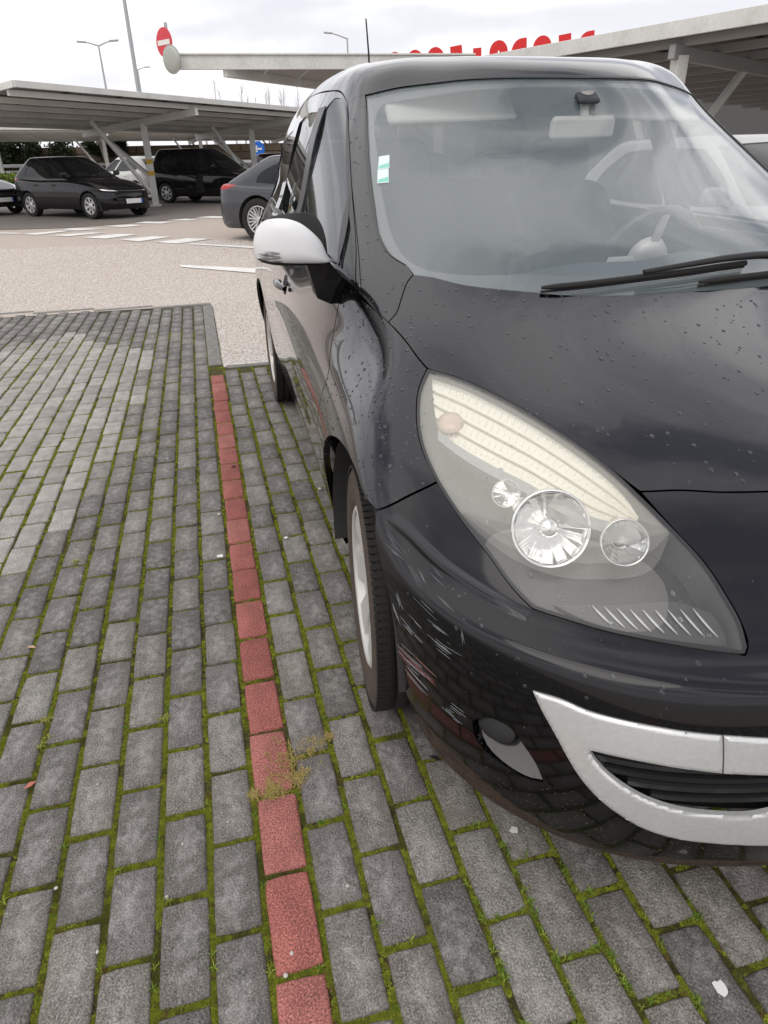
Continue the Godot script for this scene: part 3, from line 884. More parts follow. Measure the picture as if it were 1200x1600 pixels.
func wear_tex(sd: int) -> ImageTexture:
	# pale worn concrete showing through the grime: grains gathered in ragged patches, and dark moss-stained grains along some edges
	var w := 96
	var h := 192
	var im := Image.create(w, h, false, Image.FORMAT_RGBA8)
	var f := FastNoiseLite.new()
	f.seed = 200 + sd
	f.frequency = 0.030
	f.fractal_octaves = 3
	var g := FastNoiseLite.new()
	g.seed = 300 + sd
	g.frequency = 0.16
	var r := RandomNumberGenerator.new()
	r.seed = 400 + sd
	var c := Vector2(r.randf_range(0.38, 0.62), r.randf_range(0.35, 0.65))
	for y in h:
		for x in w:
			var q := Vector2(float(x) / w, float(y) / h)
			var d := ((q - c) * Vector2(2.3, 1.9)).length()
			var a := clampf(0.50 + f.get_noise_2d(x, y) * 0.55 - d * 0.50, 0.0, 1.0)
			var grain := clampf(0.5 + g.get_noise_2d(x, y) * 0.9 + (r.randf() - 0.5) * 0.9, 0.0, 1.0)
			var k := Color(0.80, 0.785, 0.775)
			var al := a * (0.35 + 0.65 * grain) * 0.58
			var edge := minf(minf(q.x, 1.0 - q.x) * 0.5, minf(q.y, 1.0 - q.y))
			var st := clampf(0.34 + f.get_noise_2d(x + 500.0, y) * 1.1 - edge * 9.0, 0.0, 1.0) * grain
			if st > al:
				k = Color(0.27, 0.25, 0.20)
				al = st * 0.7
			im.set_pixel(x, y, Color(k.r, k.g, k.b, al))
	return ImageTexture.create_from_image(im)

# ------------------------------------------------------------------ ground
const PW := 0.1032
const PD := 0.205

func sheet(pts: PackedVector2Array, lift: float, climb := false) -> ArrayMesh:
	var mb := MB.new()
	var tr := Geometry2D.triangulate_polygon(pts)
	for p in pts:
		mb.vert(Vector3(p.x, (gy(p.y) if climb else 0.0) + lift, p.y), Vector3.UP, p)
	for k in range(0, tr.size(), 3):
		mb.face(tr[k], tr[k + 1], tr[k + 2])
	return mb.mesh()

func structure(o: Node) -> Node:
	o.set_meta("kind", "structure")
	return o

func ground() -> void:
	# asphalt: one large sheet, level up to z = -8 and climbing behind, and the strip that meets the shorter bay
	var mb := MB.new()
	var zs := [8.0, 3.0, -6.9, -8.0, -20.0, -45.0, -90.0, -300.0]
	for k in zs.size() - 1:
		var z0: float = zs[k]
		var z1: float = zs[k + 1]
		var l := -0.03 if k < 2 else -0.004
		for s in [[-300.0, -20.0], [-20.0, 20.0], [20.0, 300.0]]:
			mb.quadn(Vector3(s[0], gy(z0) + l, z0), Vector3(s[1], gy(z0) + l, z0), Vector3(s[1], gy(z1) + l, z1), Vector3(s[0], gy(z1) + l, z1), Vector3.UP)
	structure(part("road", mb.mesh(), M.asphalt, self))
	structure(part("road", sheet(PackedVector2Array([Vector2(0.105, -4.30), Vector2(0.105, -6.95), Vector2(6.0, -6.95), Vector2(6.0, -4.30)]), -0.005), M.asphalt, self))
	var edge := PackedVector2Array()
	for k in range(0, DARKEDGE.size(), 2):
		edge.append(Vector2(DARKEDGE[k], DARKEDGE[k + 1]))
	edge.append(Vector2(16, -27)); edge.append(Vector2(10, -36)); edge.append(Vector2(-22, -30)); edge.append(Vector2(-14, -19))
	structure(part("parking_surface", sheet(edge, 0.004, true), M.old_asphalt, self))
	var k2 := 0
	for q in MARKS:
		var pts := PackedVector2Array()
		for k in range(0, q.size(), 2):
			pts.append(Vector2(q[k], q[k + 1]))
		structure(part("road_marking", sheet(pts, 0.006, true), M.road_paint, self))
	# paving
	var root := Node3D.new()
	root.name = "pavement"
	add_child(root)
	structure(root)
	part("joint_soil", sheet(PackedVector2Array([Vector2(-5.2, 2.6), Vector2(-5.2, -7.05), Vector2(0.10, -6.80), Vector2(0.10, -4.33), Vector2(3.6, -4.25), Vector2(3.6, 2.6)]), -0.0105), M.joint_soil, root)
	var shapes := []
	for k in 7:
		shapes.append(paver_mesh(PW - 0.0105 - 0.0005 * k, PD - 0.0105 - 0.0006 * k, 0.0042 + 0.0004 * k, k))
	var list := []
	for c in range(-50, 34):
		for r in range(-12, 36):
			var x := (c + 0.5) * PW
			var fz := (r + 0.5 + (0.5 if c % 2 != 0 else 0.0)) * PD
			var z := -fz
			if z > 2.5 or x > 3.5:
				continue
			var lim := 4.27 if c >= 0 else 6.84 - x * 0.105
			if fz > lim - 0.08:
				continue
			if c == 0 and fz > 4.3:
				continue
			var p := Vector3(x, 0, z)
			var d := p.distance_to(Vector3(0.05, 1.32, 0.72))
			var hidden := (x > 0.45 and z < 0.05) or z > 0.62 or x < -0.62 - fz * 0.32 or x > 1.3
			list.append({"p": p, "c": c, "key": d + (100.0 if hidden else 0.0)})
	list.sort_custom(func(a, b): return a.key < b.key)
	var rest := {}
	var count := 0
	for e in list:
		var p: Vector3 = e.p
		var key := "paver_%d" % rng.randi_range(0, 5)
		if e.c == 0:
			key = "red_%d" % rng.randi_range(0, 2)
		elif sheen_patch(p):
			key = "sheen_tone_%d" % rng.randi_range(0, 2)
		var t := Transform3D(Basis(Vector3.UP, rng.randfn(0, 0.008) + (PI if rng.randf() < 0.5 else 0.0)).rotated(Vector3.RIGHT, rng.randfn(0, 0.006)).rotated(Vector3.BACK, rng.randfn(0, 0.008)), p + Vector3(rng.randfn(0, 0.0011), rng.randfn(0, 0.0011) - 0.001, rng.randfn(0, 0.0013)))
		var sh: int = rng.randi_range(0, 6)
		if count < 300 and e.key < 50.0:
			var o := part("red_paver" if e.c == 0 else "paver", shapes[sh], M[key], root)
			o.transform = t
			count += 1
		else:
			if not rest.has(key):
				rest[key] = SurfaceTool.new()
				rest[key].begin(Mesh.PRIMITIVE_TRIANGLES)
			rest[key].append_from(shapes[sh], 0, t)
	var far := ArrayMesh.new()
	for key in rest:
		rest[key].set_material(M[key])
		rest[key].commit(far)
	var fo := part("far_paver", far, null, root)
	fo.set_meta("kind", "stuff")
	# border course of longer kerb stones where the paving steps back
	var kz := -4.36
	for k in 4:
		var ln := 0.62
		var kb := MB.new()
		kb.box(Transform3D(Basis(), Vector3(0.047, -0.028, kz - ln * 0.5)), Vector3(0.098, 0.062, ln - 0.008), 0.005)
		part("kerb_stone", kb.mesh(), M.kerb, root)
		kz -= ln
	var kx := 0.09
	for k in 9:
		var kb := MB.new()
		var xm := kx - 0.3
		kb.box(Transform3D(Basis(Vector3.UP, 0.105), Vector3(xm, -0.03, -6.90 + xm * 0.105)), Vector3(0.592, 0.062, 0.075), 0.005)
		part("kerb_stone", kb.mesh(), M.kerb, root)
		kx -= 0.6
	for k in 6:
		var kb := MB.new()
		kb.box(Transform3D(Basis(), Vector3(0.42 + k * 0.6, -0.03, -4.30)), Vector3(0.592, 0.060, 0.07), 0.005)
		part("kerb_stone", kb.mesh(), M.kerb, root)
	moss(root)
	chippings()

func chippings() -> void:
	# loose and bedded chippings that roughen the road surface near the paving
	var st := MB.new()
	var r := RandomNumberGenerator.new()
	r.seed = 91
	var ring := []
	for k in 6:
		var a := TAU * k / 6.0
		ring.append(Vector3(cos(a) * r.randf_range(0.8, 1.1), 0.0, sin(a) * r.randf_range(0.8, 1.1)))
	var tp := Vector3(0.1, 0.55, -0.08)
	for k in 6:
		var a: Vector3 = ring[k]
		var b: Vector3 = ring[(k + 1) % 6]
		var a2 := a * 0.62 + Vector3(0, 0.42, 0)
		var b2 := b * 0.62 + Vector3(0, 0.42, 0)
		st.quad(a, b, b2, a2)
		st.tri(a2, tp, b2)
	var list := []
	var cols := []
	for k in 90000:
		var d := 4.35 + pow(r.randf(), 1.5) * 9.0
		var x := r.randf_range(-0.55 - d * 0.36, 0.62 + maxf(0.0, d - 6.0) * 0.05)
		var z := -d
		if x < 0.10 and d < 6.98 - x * 0.105:
			continue
		var s := r.randf_range(0.004, 0.0085) * (0.7 + d * 0.05)
		list.append(Transform3D(Basis(Vector3.UP, r.randf() * TAU).scaled(Vector3(s, s * 0.6, s)), Vector3(x, gy(z) - 0.0045, z)))
		var t := r.randf()
		var c := Color(0.60, 0.56, 0.525).lerp(Color(0.74, 0.715, 0.69), t)
		if r.randf() < 0.17: c = Color(0.34, 0.30, 0.27)
		if r.randf() < 0.05: c = Color(0.50, 0.37, 0.31)
		cols.append(c)
	var o := multi("road_chippings", st.mesh(), M.chips, list, cols, self)
	o.set_meta("label", "fine pale and brown chippings covering the road surface beyond the paving")
	o.set_meta("category", "gravel")

var SHEEN_AREA := PackedVector2Array([Vector2(-5.5, -1.2), Vector2(-5.5, -5.0), Vector2(-1.89, -5.21), Vector2(-1.56, -5.65), Vector2(-1.23, -5.87), Vector2(-0.69, -5.29), Vector2(-0.39, -4.92), Vector2(-0.42, -4.53), Vector2(-0.50, -4.20), Vector2(-0.49, -3.48), Vector2(-0.49, -2.83), Vector2(-0.59, -2.55), Vector2(-0.65, -2.18), Vector2(-0.72, -1.80), Vector2(-0.79, -1.50), Vector2(-0.87, -1.33)])  # outline of the paving lightened for sky sheen

func sheen_patch(p: Vector3) -> bool:
	# the bay where sky sheen is painted in as paler paver colour
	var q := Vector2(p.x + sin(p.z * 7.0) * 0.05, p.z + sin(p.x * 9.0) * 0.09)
	return Geometry2D.is_point_in_polygon(q, SHEEN_AREA)

func paver_mesh(w: float, d: float, bev: float, sd: int) -> ArrayMesh:
	# a concrete block: slightly crowned top, worn chamfer, sides
	var mb := MB.new()
	var r := RandomNumberGenerator.new()
	r.seed = 77 + sd
	var hx := w * 0.5
	var hz := d * 0.5
	var n := 3
	var m := 5
	var rings := [[], [], []]
	var out := []
	for i in n: out.append(Vector2(-1 + 2.0 * i / n, -1))
	for i in m: out.append(Vector2(1, -1 + 2.0 * i / m))
	for i in n: out.append(Vector2(1 - 2.0 * i / n, 1))
	for i in m: out.append(Vector2(-1, 1 - 2.0 * i / m))
	for q in out:
		var j := r.randf_range(-0.0009, 0.0009)
		var k := r.randf_range(0.75, 1.35) * bev
		if r.randf() < 0.05: k *= 1.7
		var sx := hx - absf(j)
		var sz := hz - absf(j)
		var nx := Vector3(q.x if absf(q.x) > 0.99 else 0.0, 0, q.y if absf(q.y) > 0.99 else 0.0).normalized()
		var cs := 1.0 if nx.x != 0.0 and nx.z != 0.0 else 0.0
		rings[0].append(mb.vert(Vector3(q.x * (sx - k * (1.0 if absf(q.x) > 0.99 else 0.0)), 0, q.y * (sz - k * (1.0 if absf(q.y) > 0.99 else 0.0))), (Vector3.UP + nx * 0.18).normalized(), q * 0.47 + Vector2(0.5, 0.5)))
		var ed := Vector3(q.x * sx, -k * 0.8, q.y * sz) - nx * cs * 0.002
		rings[1].append(mb.vert(ed, (Vector3.UP * 0.45 + nx).normalized(), q * 0.5 + Vector2(0.5, 0.5)))
		rings[2].append(mb.vert(ed + Vector3(0, -0.03, 0), nx, q * 0.5 + Vector2(0.5, 0.5)))
	mb.second = true
	var c := mb.vert(Vector3(0, 0.0007, 0), Vector3.UP, Vector2(0.5, 0.5))
	var s := out.size()
	for k in s:
		var l := (k + 1) % s
		mb.face(c, rings[0][k], rings[0][l])
		for e in 2:
			mb.face(rings[e][k], rings[e][l], rings[e + 1][l]); mb.face(rings[e][k], rings[e + 1][l], rings[e + 1][k])
	return mb.mesh()

func multi(called: String, m: Mesh, mt: Material, list: Array, cols: Array, parent: Node) -> MultiMeshInstance3D:
	var mm := MultiMesh.new()
	mm.transform_format = MultiMesh.TRANSFORM_3D
	mm.use_colors = not cols.is_empty()
	mm.mesh = m
	mm.instance_count = list.size()
	for k in list.size():
		mm.set_instance_transform(k, list[k])
		if not cols.is_empty():
			mm.set_instance_color(k, cols[k])
	var o := MultiMeshInstance3D.new()
	o.name = called if parent != self else numbered(called)
	o.multimesh = mm
	o.material_override = mt
	o.set_meta("kind", "stuff")
	parent.add_child(o, true)
	return o

func moss(root: Node) -> void:
	# a cushion of moss: lumpy dome with little points
	var cush := MB.new()
	var r := RandomNumberGenerator.new()
	r.seed = 8
	for k in 26:
		var a := r.randf() * TAU
		var q := sqrt(r.randf())
		var b := Vector3(cos(a) * q, 0, sin(a) * q)
		var hgt := (1.0 - q * q * 0.8) * r.randf_range(0.55, 1.1)
		var w := r.randf_range(0.22, 0.38)
		var tip := b + Vector3(r.randfn(0, 0.22), hgt, r.randfn(0, 0.22))
		var a2 := r.randf() * TAU
		var e1 := Vector3(cos(a2), 0, sin(a2)) * w
		var e2 := Vector3(cos(a2 + 2.1), 0, sin(a2 + 2.1)) * w
		var e3 := Vector3(cos(a2 + 4.2), 0, sin(a2 + 4.2)) * w
		cush.tri(b + e1, tip, b + e2); cush.tri(b + e2, tip, b + e3); cush.tri(b + e3, tip, b + e1)
	var cm := cush.mesh()
	var blade := MB.new()
	for k in 7:
		var a := TAU * k / 7.0 + r.randf()
		var o := Vector3(cos(a), 0, sin(a))
		var sd := Vector3(-o.z, 0, o.x) * 0.09
		var mid := o * r.randf_range(0.2, 0.5) + Vector3(0, r.randf_range(0.5, 0.9), 0)
		var tip := o * r.randf_range(0.6, 1.3) + Vector3(0, r.randf_range(0.5, 1.3), 0)
		blade.tri(-sd, mid - sd * 0.7, sd); blade.tri(sd, mid - sd * 0.7, mid + sd * 0.7); blade.tri(mid - sd * 0.7, tip, mid + sd * 0.7)
	var bm := blade.mesh()
	var nz := FastNoiseLite.new()
	nz.seed = 3
	nz.frequency = 1.1
	var nf := FastNoiseLite.new()
	nf.seed = 14
	nf.frequency = 9.0
	var list := []
	var cols := []
	var gl := []
	var gc := []
	var tries := 190000
	for k in tries:
		var x := 0.0
		var z := 0.0
		# denser close to the camera
		var depth := pow(r.randf(), 1.6) * 6.4
		z = 0.75 - depth
		x = r.randf_range(-0.75 - depth * 0.42, 1.35 if z > -0.2 else 0.55)
		if x > 0.1 and z < -4.25:
			continue
		var c := int(floor(x / PW))
		if r.randf() < 0.62:
			# long joint
			x = roundf(x / PW) * PW + r.randfn(0, 0.0028)
		else:
			var ph := 0.5 if c % 2 != 0 else 0.0
			var row := roundf(-z / PD - ph) + ph
			z = -row * PD + r.randfn(0, 0.0028)
		var dens := nz.get_noise_2d(x, z) * 0.9 + nf.get_noise_2d(x, z) * 1.1 + (0.42 if z < 0.3 else 0.3)
		if z < -3.2: dens -= 0.2
		if x > 0.35 and z > -0.1: dens -= 0.18
		if dens < r.randf() * 0.5 - 0.05:
			continue
		var sc := r.randf_range(0.0038, 0.0070) * (1.0 + 0.25 * clampf(dens, 0, 1))
		if z < -2.5: sc *= 1.25
		list.append(Transform3D(Basis(Vector3.UP, r.randf() * TAU).scaled(Vector3(sc, sc * r.randf_range(0.8, 1.3), sc)), Vector3(x, -0.0105, z)))
		var t := r.randf()
		var g := Color(0.13, 0.165, 0.014).lerp(Color(0.34, 0.38, 0.03), t)
		if r.randf() < 0.12: g = Color(0.16, 0.10, 0.035)
		if nf.get_noise_2d(x * 0.7 + 9, z * 0.7) < -0.28: g = g.lerp(Color(0.05, 0.045, 0.02), 0.6)
		cols.append(g)
		# grass sprouts in the joints in front of the bumper and here and there
		var pg := 0.055 if (x > 0.38 and z > -0.15) else 0.004
		if r.randf() < pg:
			var s2 := r.randf_range(0.007, 0.015)
			gl.append(Transform3D(Basis(Vector3.UP, r.randf() * TAU).scaled(Vector3(s2, s2, s2)), Vector3(x, -0.008, z)))
			gc.append(Color(0.10, 0.19, 0.015).lerp(Color(0.26, 0.33, 0.05), r.randf()))
	multi("moss", cm, M.moss, list, cols, root)
	# dried grass tufts beside the red pavers, small weeds to the left
	for spot in [[0.105, -0.50, 70, 0.09], [0.105, -0.44, 40, 0.04], [0.155, -0.537, 50, 0.05], [0.205, -0.553, 26, 0.02], [0.045, -0.422, 70, 0.05], [0.003, -0.42, 26, 0.02]]:
		for k in int(spot[2]):
			var s2 := r.randf_range(0.007, 0.016)
			gl.append(Transform3D(Basis(Vector3.UP, r.randf() * TAU).scaled(Vector3(s2, s2 * 0.7, s2)), Vector3(spot[0] + r.randfn(0, spot[3] * 0.3), -0.006, spot[1] + r.randfn(0, spot[3] * 0.4))))
			gc.append(Color(0.42, 0.30, 0.13).lerp(Color(0.30, 0.26, 0.06), r.randf()))
	for spot in [[-0.518, -0.814], [-0.515, -0.729], [-0.209, -0.727], [-0.559, -1.665]]:
		for k in 7:
			var s2 := r.randf_range(0.009, 0.019)
			gl.append(Transform3D(Basis(Vector3.UP, r.randf() * TAU).scaled(Vector3(s2, s2 * 0.8, s2)), Vector3(spot[0] + r.randfn(0, 0.006), -0.006, spot[1] + r.randfn(0, 0.01))))
			gc.append(Color(0.22, 0.26, 0.04).lerp(Color(0.36, 0.33, 0.10), r.randf()))
	multi("grass_blades", bm, M.moss, gl, gc, root)

# ------------------------------------------------------------------ the near car
func lathe_x(t: Transform3D, prof: Array, segs := 48) -> ArrayMesh:
	var mb := MB.new()
	mb.lathe(t, prof, segs)
	return mb.mesh()

func wheel(parent: Node, at: Vector3, turn: float, r: float, w: float, out: float, style: String) -> void:
	# out = -1: the outside faces local -x
	var h := Node3D.new()
	h.name = "wheel"
	parent.add_child(h, true)
	h.transform = Transform3D(Basis(Vector3.UP, turn), at)
	var rr := r * 0.655
	var hw := w * 0.5
	var side_m: Material = M.dusty_rubber if style == "cover" else M.rubber
	# tyre: sidewalls and tread are separate surfaces of one part
	var tm := ArrayMesh.new()
	var sw := MB.new()
	for s in [-1.0, 1.0]:
		sw.lathe(Transform3D(Basis().scaled(Vector3(s, 1, 1)), Vector3.ZERO), [Vector2(rr - 0.01, hw * 0.72), Vector2(rr + 0.006, hw * 0.86), Vector2(rr + 0.03, hw * 0.96), Vector2(lerpf(rr, r, 0.55), hw), Vector2(r - 0.022, hw * 0.955), Vector2(r - 0.008, hw * 0.88)], 56)
	sw.add_to(tm)
	tm.surface_set_material(0, side_m)
	var td := MB.new()
	var prof := [Vector2(r - 0.008, hw * 0.88), Vector2(r - 0.002, hw * 0.78)]
	for g in [0.5, 0.16, -0.16, -0.5]:
		prof.append_array([Vector2(r, (g + 0.055) * hw), Vector2(r - 0.009, (g + 0.05) * hw), Vector2(r - 0.009, (g - 0.05) * hw), Vector2(r, (g - 0.055) * hw)])
	prof.append_array([Vector2(r - 0.002, -hw * 0.78), Vector2(r - 0.008, -hw * 0.88)])
	td.lathe(Transform3D(), prof, 56)
	# cross sipes cut as shoulder blocks
	if style == "cover":
		for k in 110:
			var a := TAU * k / 110.0
			for s in [-1.0, 1.0]:
				td.box(Transform3D(Basis(Vector3.RIGHT, a), Basis(Vector3.RIGHT, a) * Vector3(s * hw * 0.78, r - 0.0035, 0)), Vector3(hw * 0.34, 0.008, 0.0145), 0.0015)
	td.add_to(tm)
	tm.surface_set_material(1, M.rubber)
	part("tyre", tm, null, h)
	var rim := MB.new()
	var o := out
	var B := Transform3D(Basis().scaled(Vector3(o, 1, 1)), Vector3.ZERO)
	rim.lathe(B, [Vector2(rr + 0.004, hw * 0.88), Vector2(rr - 0.006, hw * 0.93), Vector2(rr - 0.016, hw * 0.88), Vector2(rr - 0.022, hw * 0.55), Vector2(rr - 0.03, -hw * 0.6)], 48)
	var nsp := 7
	if style == "multi": nsp = 10
	for k in nsp:
		var a := TAU * k / nsp
		var R := Basis(Vector3.RIGHT, a)
		var half := 0.5 * TAU / nsp
		if style == "multi":
			# paired thin spokes that fork outwards
			for f in [-1.0, 1.0]:
				var p0 := Vector3(o * hw * 0.62, 0.05, 0)
				var p1 := Vector3(o * hw * 0.80, (rr - 0.02) * cos(half * 0.55), (rr - 0.02) * sin(half * 0.55) * f)
				rim.bar(R * p0, R * p1, 0.018, 0.03, 0.004)
		else:
			var w0 := 0.022
			var w1 := 0.05 if style == "cover" else 0.036
			var y1 := rr - 0.012
			var pts := [Vector3(o * hw * 0.66, 0.045, -w0), Vector3(o * hw * 0.66, 0.045, w0), Vector3(o * hw * 0.86, y1, w1), Vector3(o * hw * 0.86, y1, -w1)]
			var back := Vector3(-o * 0.02, 0, 0)
			var q := []
			for p in pts: q.append(R * p)
			rim.quadn(q[0], q[1], q[2], q[3], Vector3(o, 0, 0))
			rim.quad(q[1], q[1] + back, q[2] + back, q[2]); rim.quad(q[0], q[0] + back, q[3] + back, q[3])
	rim.lathe(B, [Vector2(0.07, hw * 0.5), Vector2(0.066, hw * 0.70), Vector2(0.04, hw * 0.78), Vector2(0.0, hw * 0.80)], 24)
	part("wheel_cover" if style == "cover" else "rim", rim.mesh(), M.hub_silver if style == "cover" else M.alloy, h)
	part("brake_disc", lathe_x(B, [Vector2(rr * 0.7, hw * 0.25), Vector2(0.0, hw * 0.26)], 24), M.black_liner, h)

func near_car() -> void:
	var half := []
	for row in GRID:
		var c := []
		for k in range(0, row.size(), 3):
			c.append(Vector3(row[k], row[k + 1], row[k + 2]))
		half.append(c)
	var S := Surf.new(half)
	var car := thing("parked_car", "black people carrier with white mirror cap and scratched bumper, beside red pavers", "car", Vector3(1.265, 0, -0.71), -0.02)
	var GAP := 0.0022
	var P := {}
	for k in PAN:
		if k.begins_with("rib"):
			continue
		var ends := false
		for c in PAN[k]:
			for q in c:
				if absf(q[0] - 14.0) < 0.005:
					ends = true
		P[k] = sym(S, closed_half(S, PAN[k])) if ends else dense(S, PAN[k])
	# --- painted panels
	part("hood", panel(S, inset(S, P.hood, GAP), [], 0.0, 0.016), M.black_paint, car)
	var bump := part("front_bumper", panel(S, inset(S, P.bumper, GAP), [P.fog, mir(P.fog), P.grille_hole], 0.0, 0.018), M.bumper_paint, car)
	part("roof", panel(S, P.roof, [], 0.0, 0.01), M.black_paint, car)
	for mrr in [false, true]:
		var fen := part("fender", panel(S, inset(S, P.fender, GAP), [], 0.0, 0.02, mrr), M.black_paint, car)
		part("pillar", panel(S, inset(S, P.pillar, 0.0012), [], 0.0, 0.012, mrr), M.black_paint, car)
		var d1 := part("front_door", panel(S, inset(S, P.frontdoor, GAP), [P.frontglass, P.quarterglass], 0.0, 0.016, mrr), M.black_paint, car)
		part("window", flat_glass(S, P.frontglass, -0.006, mrr), M.side_glass, d1)
		part("inner_pane", flat_glass(S, P.frontglass, -0.0095, mrr), M.side_inner, d1)
		part("quarter_window", panel(S, P.quarterglass, [], -0.005, 0.0, mrr), M.side_glass, d1)
		var d2 := part("rear_door", panel(S, inset(S, P.reardoor, GAP), [P.rearglass], 0.0, 0.016, mrr), M.black_paint, car)
		part("window", flat_glass(S, P.rearglass, -0.006, mrr), M.side_glass, d2)
		part("inner_pane", flat_glass(S, P.rearglass, -0.0095, mrr), M.side_inner, d2)
		var qp := part("rear_quarter", panel(S, inset(S, P.quarter, GAP), [P.quarterwin, P.rearwin], 0.0, 0.016, mrr), M.black_paint, car)
		part("window", panel(S, P.quarterwin, [], -0.004, 0.0, mrr), M.dark_glass, qp)
		part("rear_window", panel(S, P.rearwin, [], -0.004, 0.0, mrr), M.dark_glass, qp)
		part("sill", panel(S, P.sill, [], -0.004, 0.03, mrr), M.black_plastic, car)
		# belt trim, window seals and the satin pillar between the doors
		var tb := MB.new()
		ribbon(S, tb, [S.side(1.068, -0.52, Vector2(8.2, 9.2)), S.side(1.085, -0.9, Vector2(7.2, 9.2)), S.side(1.095, -1.42, Vector2(6, 9.2)), S.side(1.11, -2.3, Vector2(4.6, 9.2))], 0.022, 0.004, mrr)
		part("belt_trim", tb.mesh(), M.satin_trim, d1)
		var bpost := dense(S, [[S.side(1.10, -1.375, Vector2(6.1, 9.3)), S.side(1.3, -1.41, Vector2(6.1, 10.3)), S.side(1.51, -1.475, Vector2(6.2, 11.5))], [S.side(1.51, -1.475, Vector2(6.2, 11.5)), S.side(1.51, -1.605, Vector2(5.8, 11.5))], [S.side(1.51, -1.605, Vector2(5.8, 11.5)), S.side(1.3, -1.535, Vector2(5.8, 10.3)), S.side(1.10, -1.505, Vector2(5.8, 9.3))], [S.side(1.10, -1.505, Vector2(5.8, 9.3)), S.side(1.10, -1.375, Vector2(6.1, 9.3))]])
		part("centre_pillar", panel(S, bpost, [], 0.0025, 0.004, mrr), M.satin_trim, d1)
		var divd := MB.new()
		ribbon(S, divd, [S.side(1.235, -0.762, Vector2(8.2, 10.3)), S.side(1.14, -0.625, Vector2(8.2, 9.8)), S.side(1.058, -0.515, Vector2(8.2, 9.3))], 0.024, 0.004, mrr)
		part("window_divider", divd.mesh(), M.satin_trim, d1)
		var fr := MB.new()
		ribbon(S, fr, [S.side(1.50, -1.215, Vector2(7.6, 11.8)), S.side(1.345, -0.945, Vector2(8.1, 10.9)), S.side(1.22, -0.735, Vector2(8.3, 10.3)), S.side(1.11, -0.53, Vector2(8.4, 9.7)), S.side(1.03, -0.39, Vector2(8.5, 9.1))], 0.016, 0.003, mrr)
		part("window_seal", fr.mesh(), M.satin_trim, d1)
		for hz in [-1.28, -2.22]:
			door_handle(S, d1 if hz > -1.5 else d2, hz, mrr)
		if not mrr:
			head_lamp(S, car, P)
			# the other side's lamp is the same, mirrored
		else:
			part("headlight_lens", panel(S, inset(S, P.headlight, 0.003), [], -0.001, 0.0, true), M.lens, car)
			part("headlight_housing", panel(S, inset(S, P.headlight, 0.004), [], -0.045, 0.0, true), M.lamp_bezel, car)
		fog_pocket(S, car, P, mrr)
		arch_liner(car, 0.0, mrr)
		arch_liner(car, -2.70, mrr)
		var sx := 1.0 if mrr else -1.0
		wheel(car, Vector3(sx * 0.825, 0.322, 0.0), -0.085, 0.322, 0.205, sx, "cover")
		wheel(car, Vector3(sx * 0.835, 0.322, -2.70), 0.0, 0.322, 0.205, sx, "cover")
		door_mirror(car, sx)
	# --- front trim
	P.trim = sym(S, closed_half(S, PAN.trim, 0.004))
	P.trim_centre = sym(S, closed_half(S, PAN.trim_centre, 0.004))
	var trim := part("grille_surround", soft_panel(S, inset(S, P.trim, 0.0015), 0.006, 0.007, 0.009, false, 0.022, 0.036), M.silver_trim, bump)
	part("grille_bar", soft_panel(S, inset(S, P.trim_centre, 0.0012), 0.006, 0.007, 0.009, false, 0.022, 0.036), M.silver_trim, bump)
	grille(S, bump)
	for mrr in [false]:
		var cr := MB.new()
		bead(S, cr, [[10.211, 6.06], [10.475, 6.06], [10.747, 5.95], [11.034, 5.88], [11.258, 5.82], [11.435, 5.75]], 0.034, 0.0075)
		part("moulded_crease", cr.mesh(), M.black_paint, bump)
	part("chin_lip", panel(S, inset(S, P.lip, 0.001), [], -0.004, 0.02), M.dirty_lip, bump)
	# --- glazing
	var ws := part("windscreen", panel(S, inset(S, P.windscreen, 0.004), [], -0.003, 0.004), M.screen_glass, car)
	part("inner_pane", panel(S, inset(S, P.windscreen, 0.005), [], -0.0075, 0.0), M.screen_inner, ws)
	var frit := part("screen_border", panel(S, inset(S, P.windscreen, 0.005), [P.wsclear], -0.0105, 0.0), M.lamp_black, ws)
	var seal := MB.new()
	for mrr in [false, true]:
		ribbon(S, seal, PAN.windscreen[0].slice(1), 0.012, 0.002, mrr)
	ribbon(S, seal, PAN.windscreen[1] + mirror_curve(PAN.windscreen[1]), 0.012, 0.002)
	part("screen_seal", seal.mesh(), M.lamp_black, ws)
	wipers(S, car)
	sticker(S, ws)
	cabin(S, car, P)
	scars(S, bump)
	droplets(S, car, P)
	antenna(S, car)

func mir(o: PackedVector2Array) -> PackedVector2Array:
	var q := PackedVector2Array()
	for k in range(o.size() - 1, -1, -1):
		q.append(Vector2(28.0 - o[k].x, o[k].y))
	return q

func mirror_curve(c: Array) -> Array:
	var o := []
	for k in range(c.size() - 2, -1, -1):
		o.append([28.0 - c[k][0], c[k][1]])
	return o

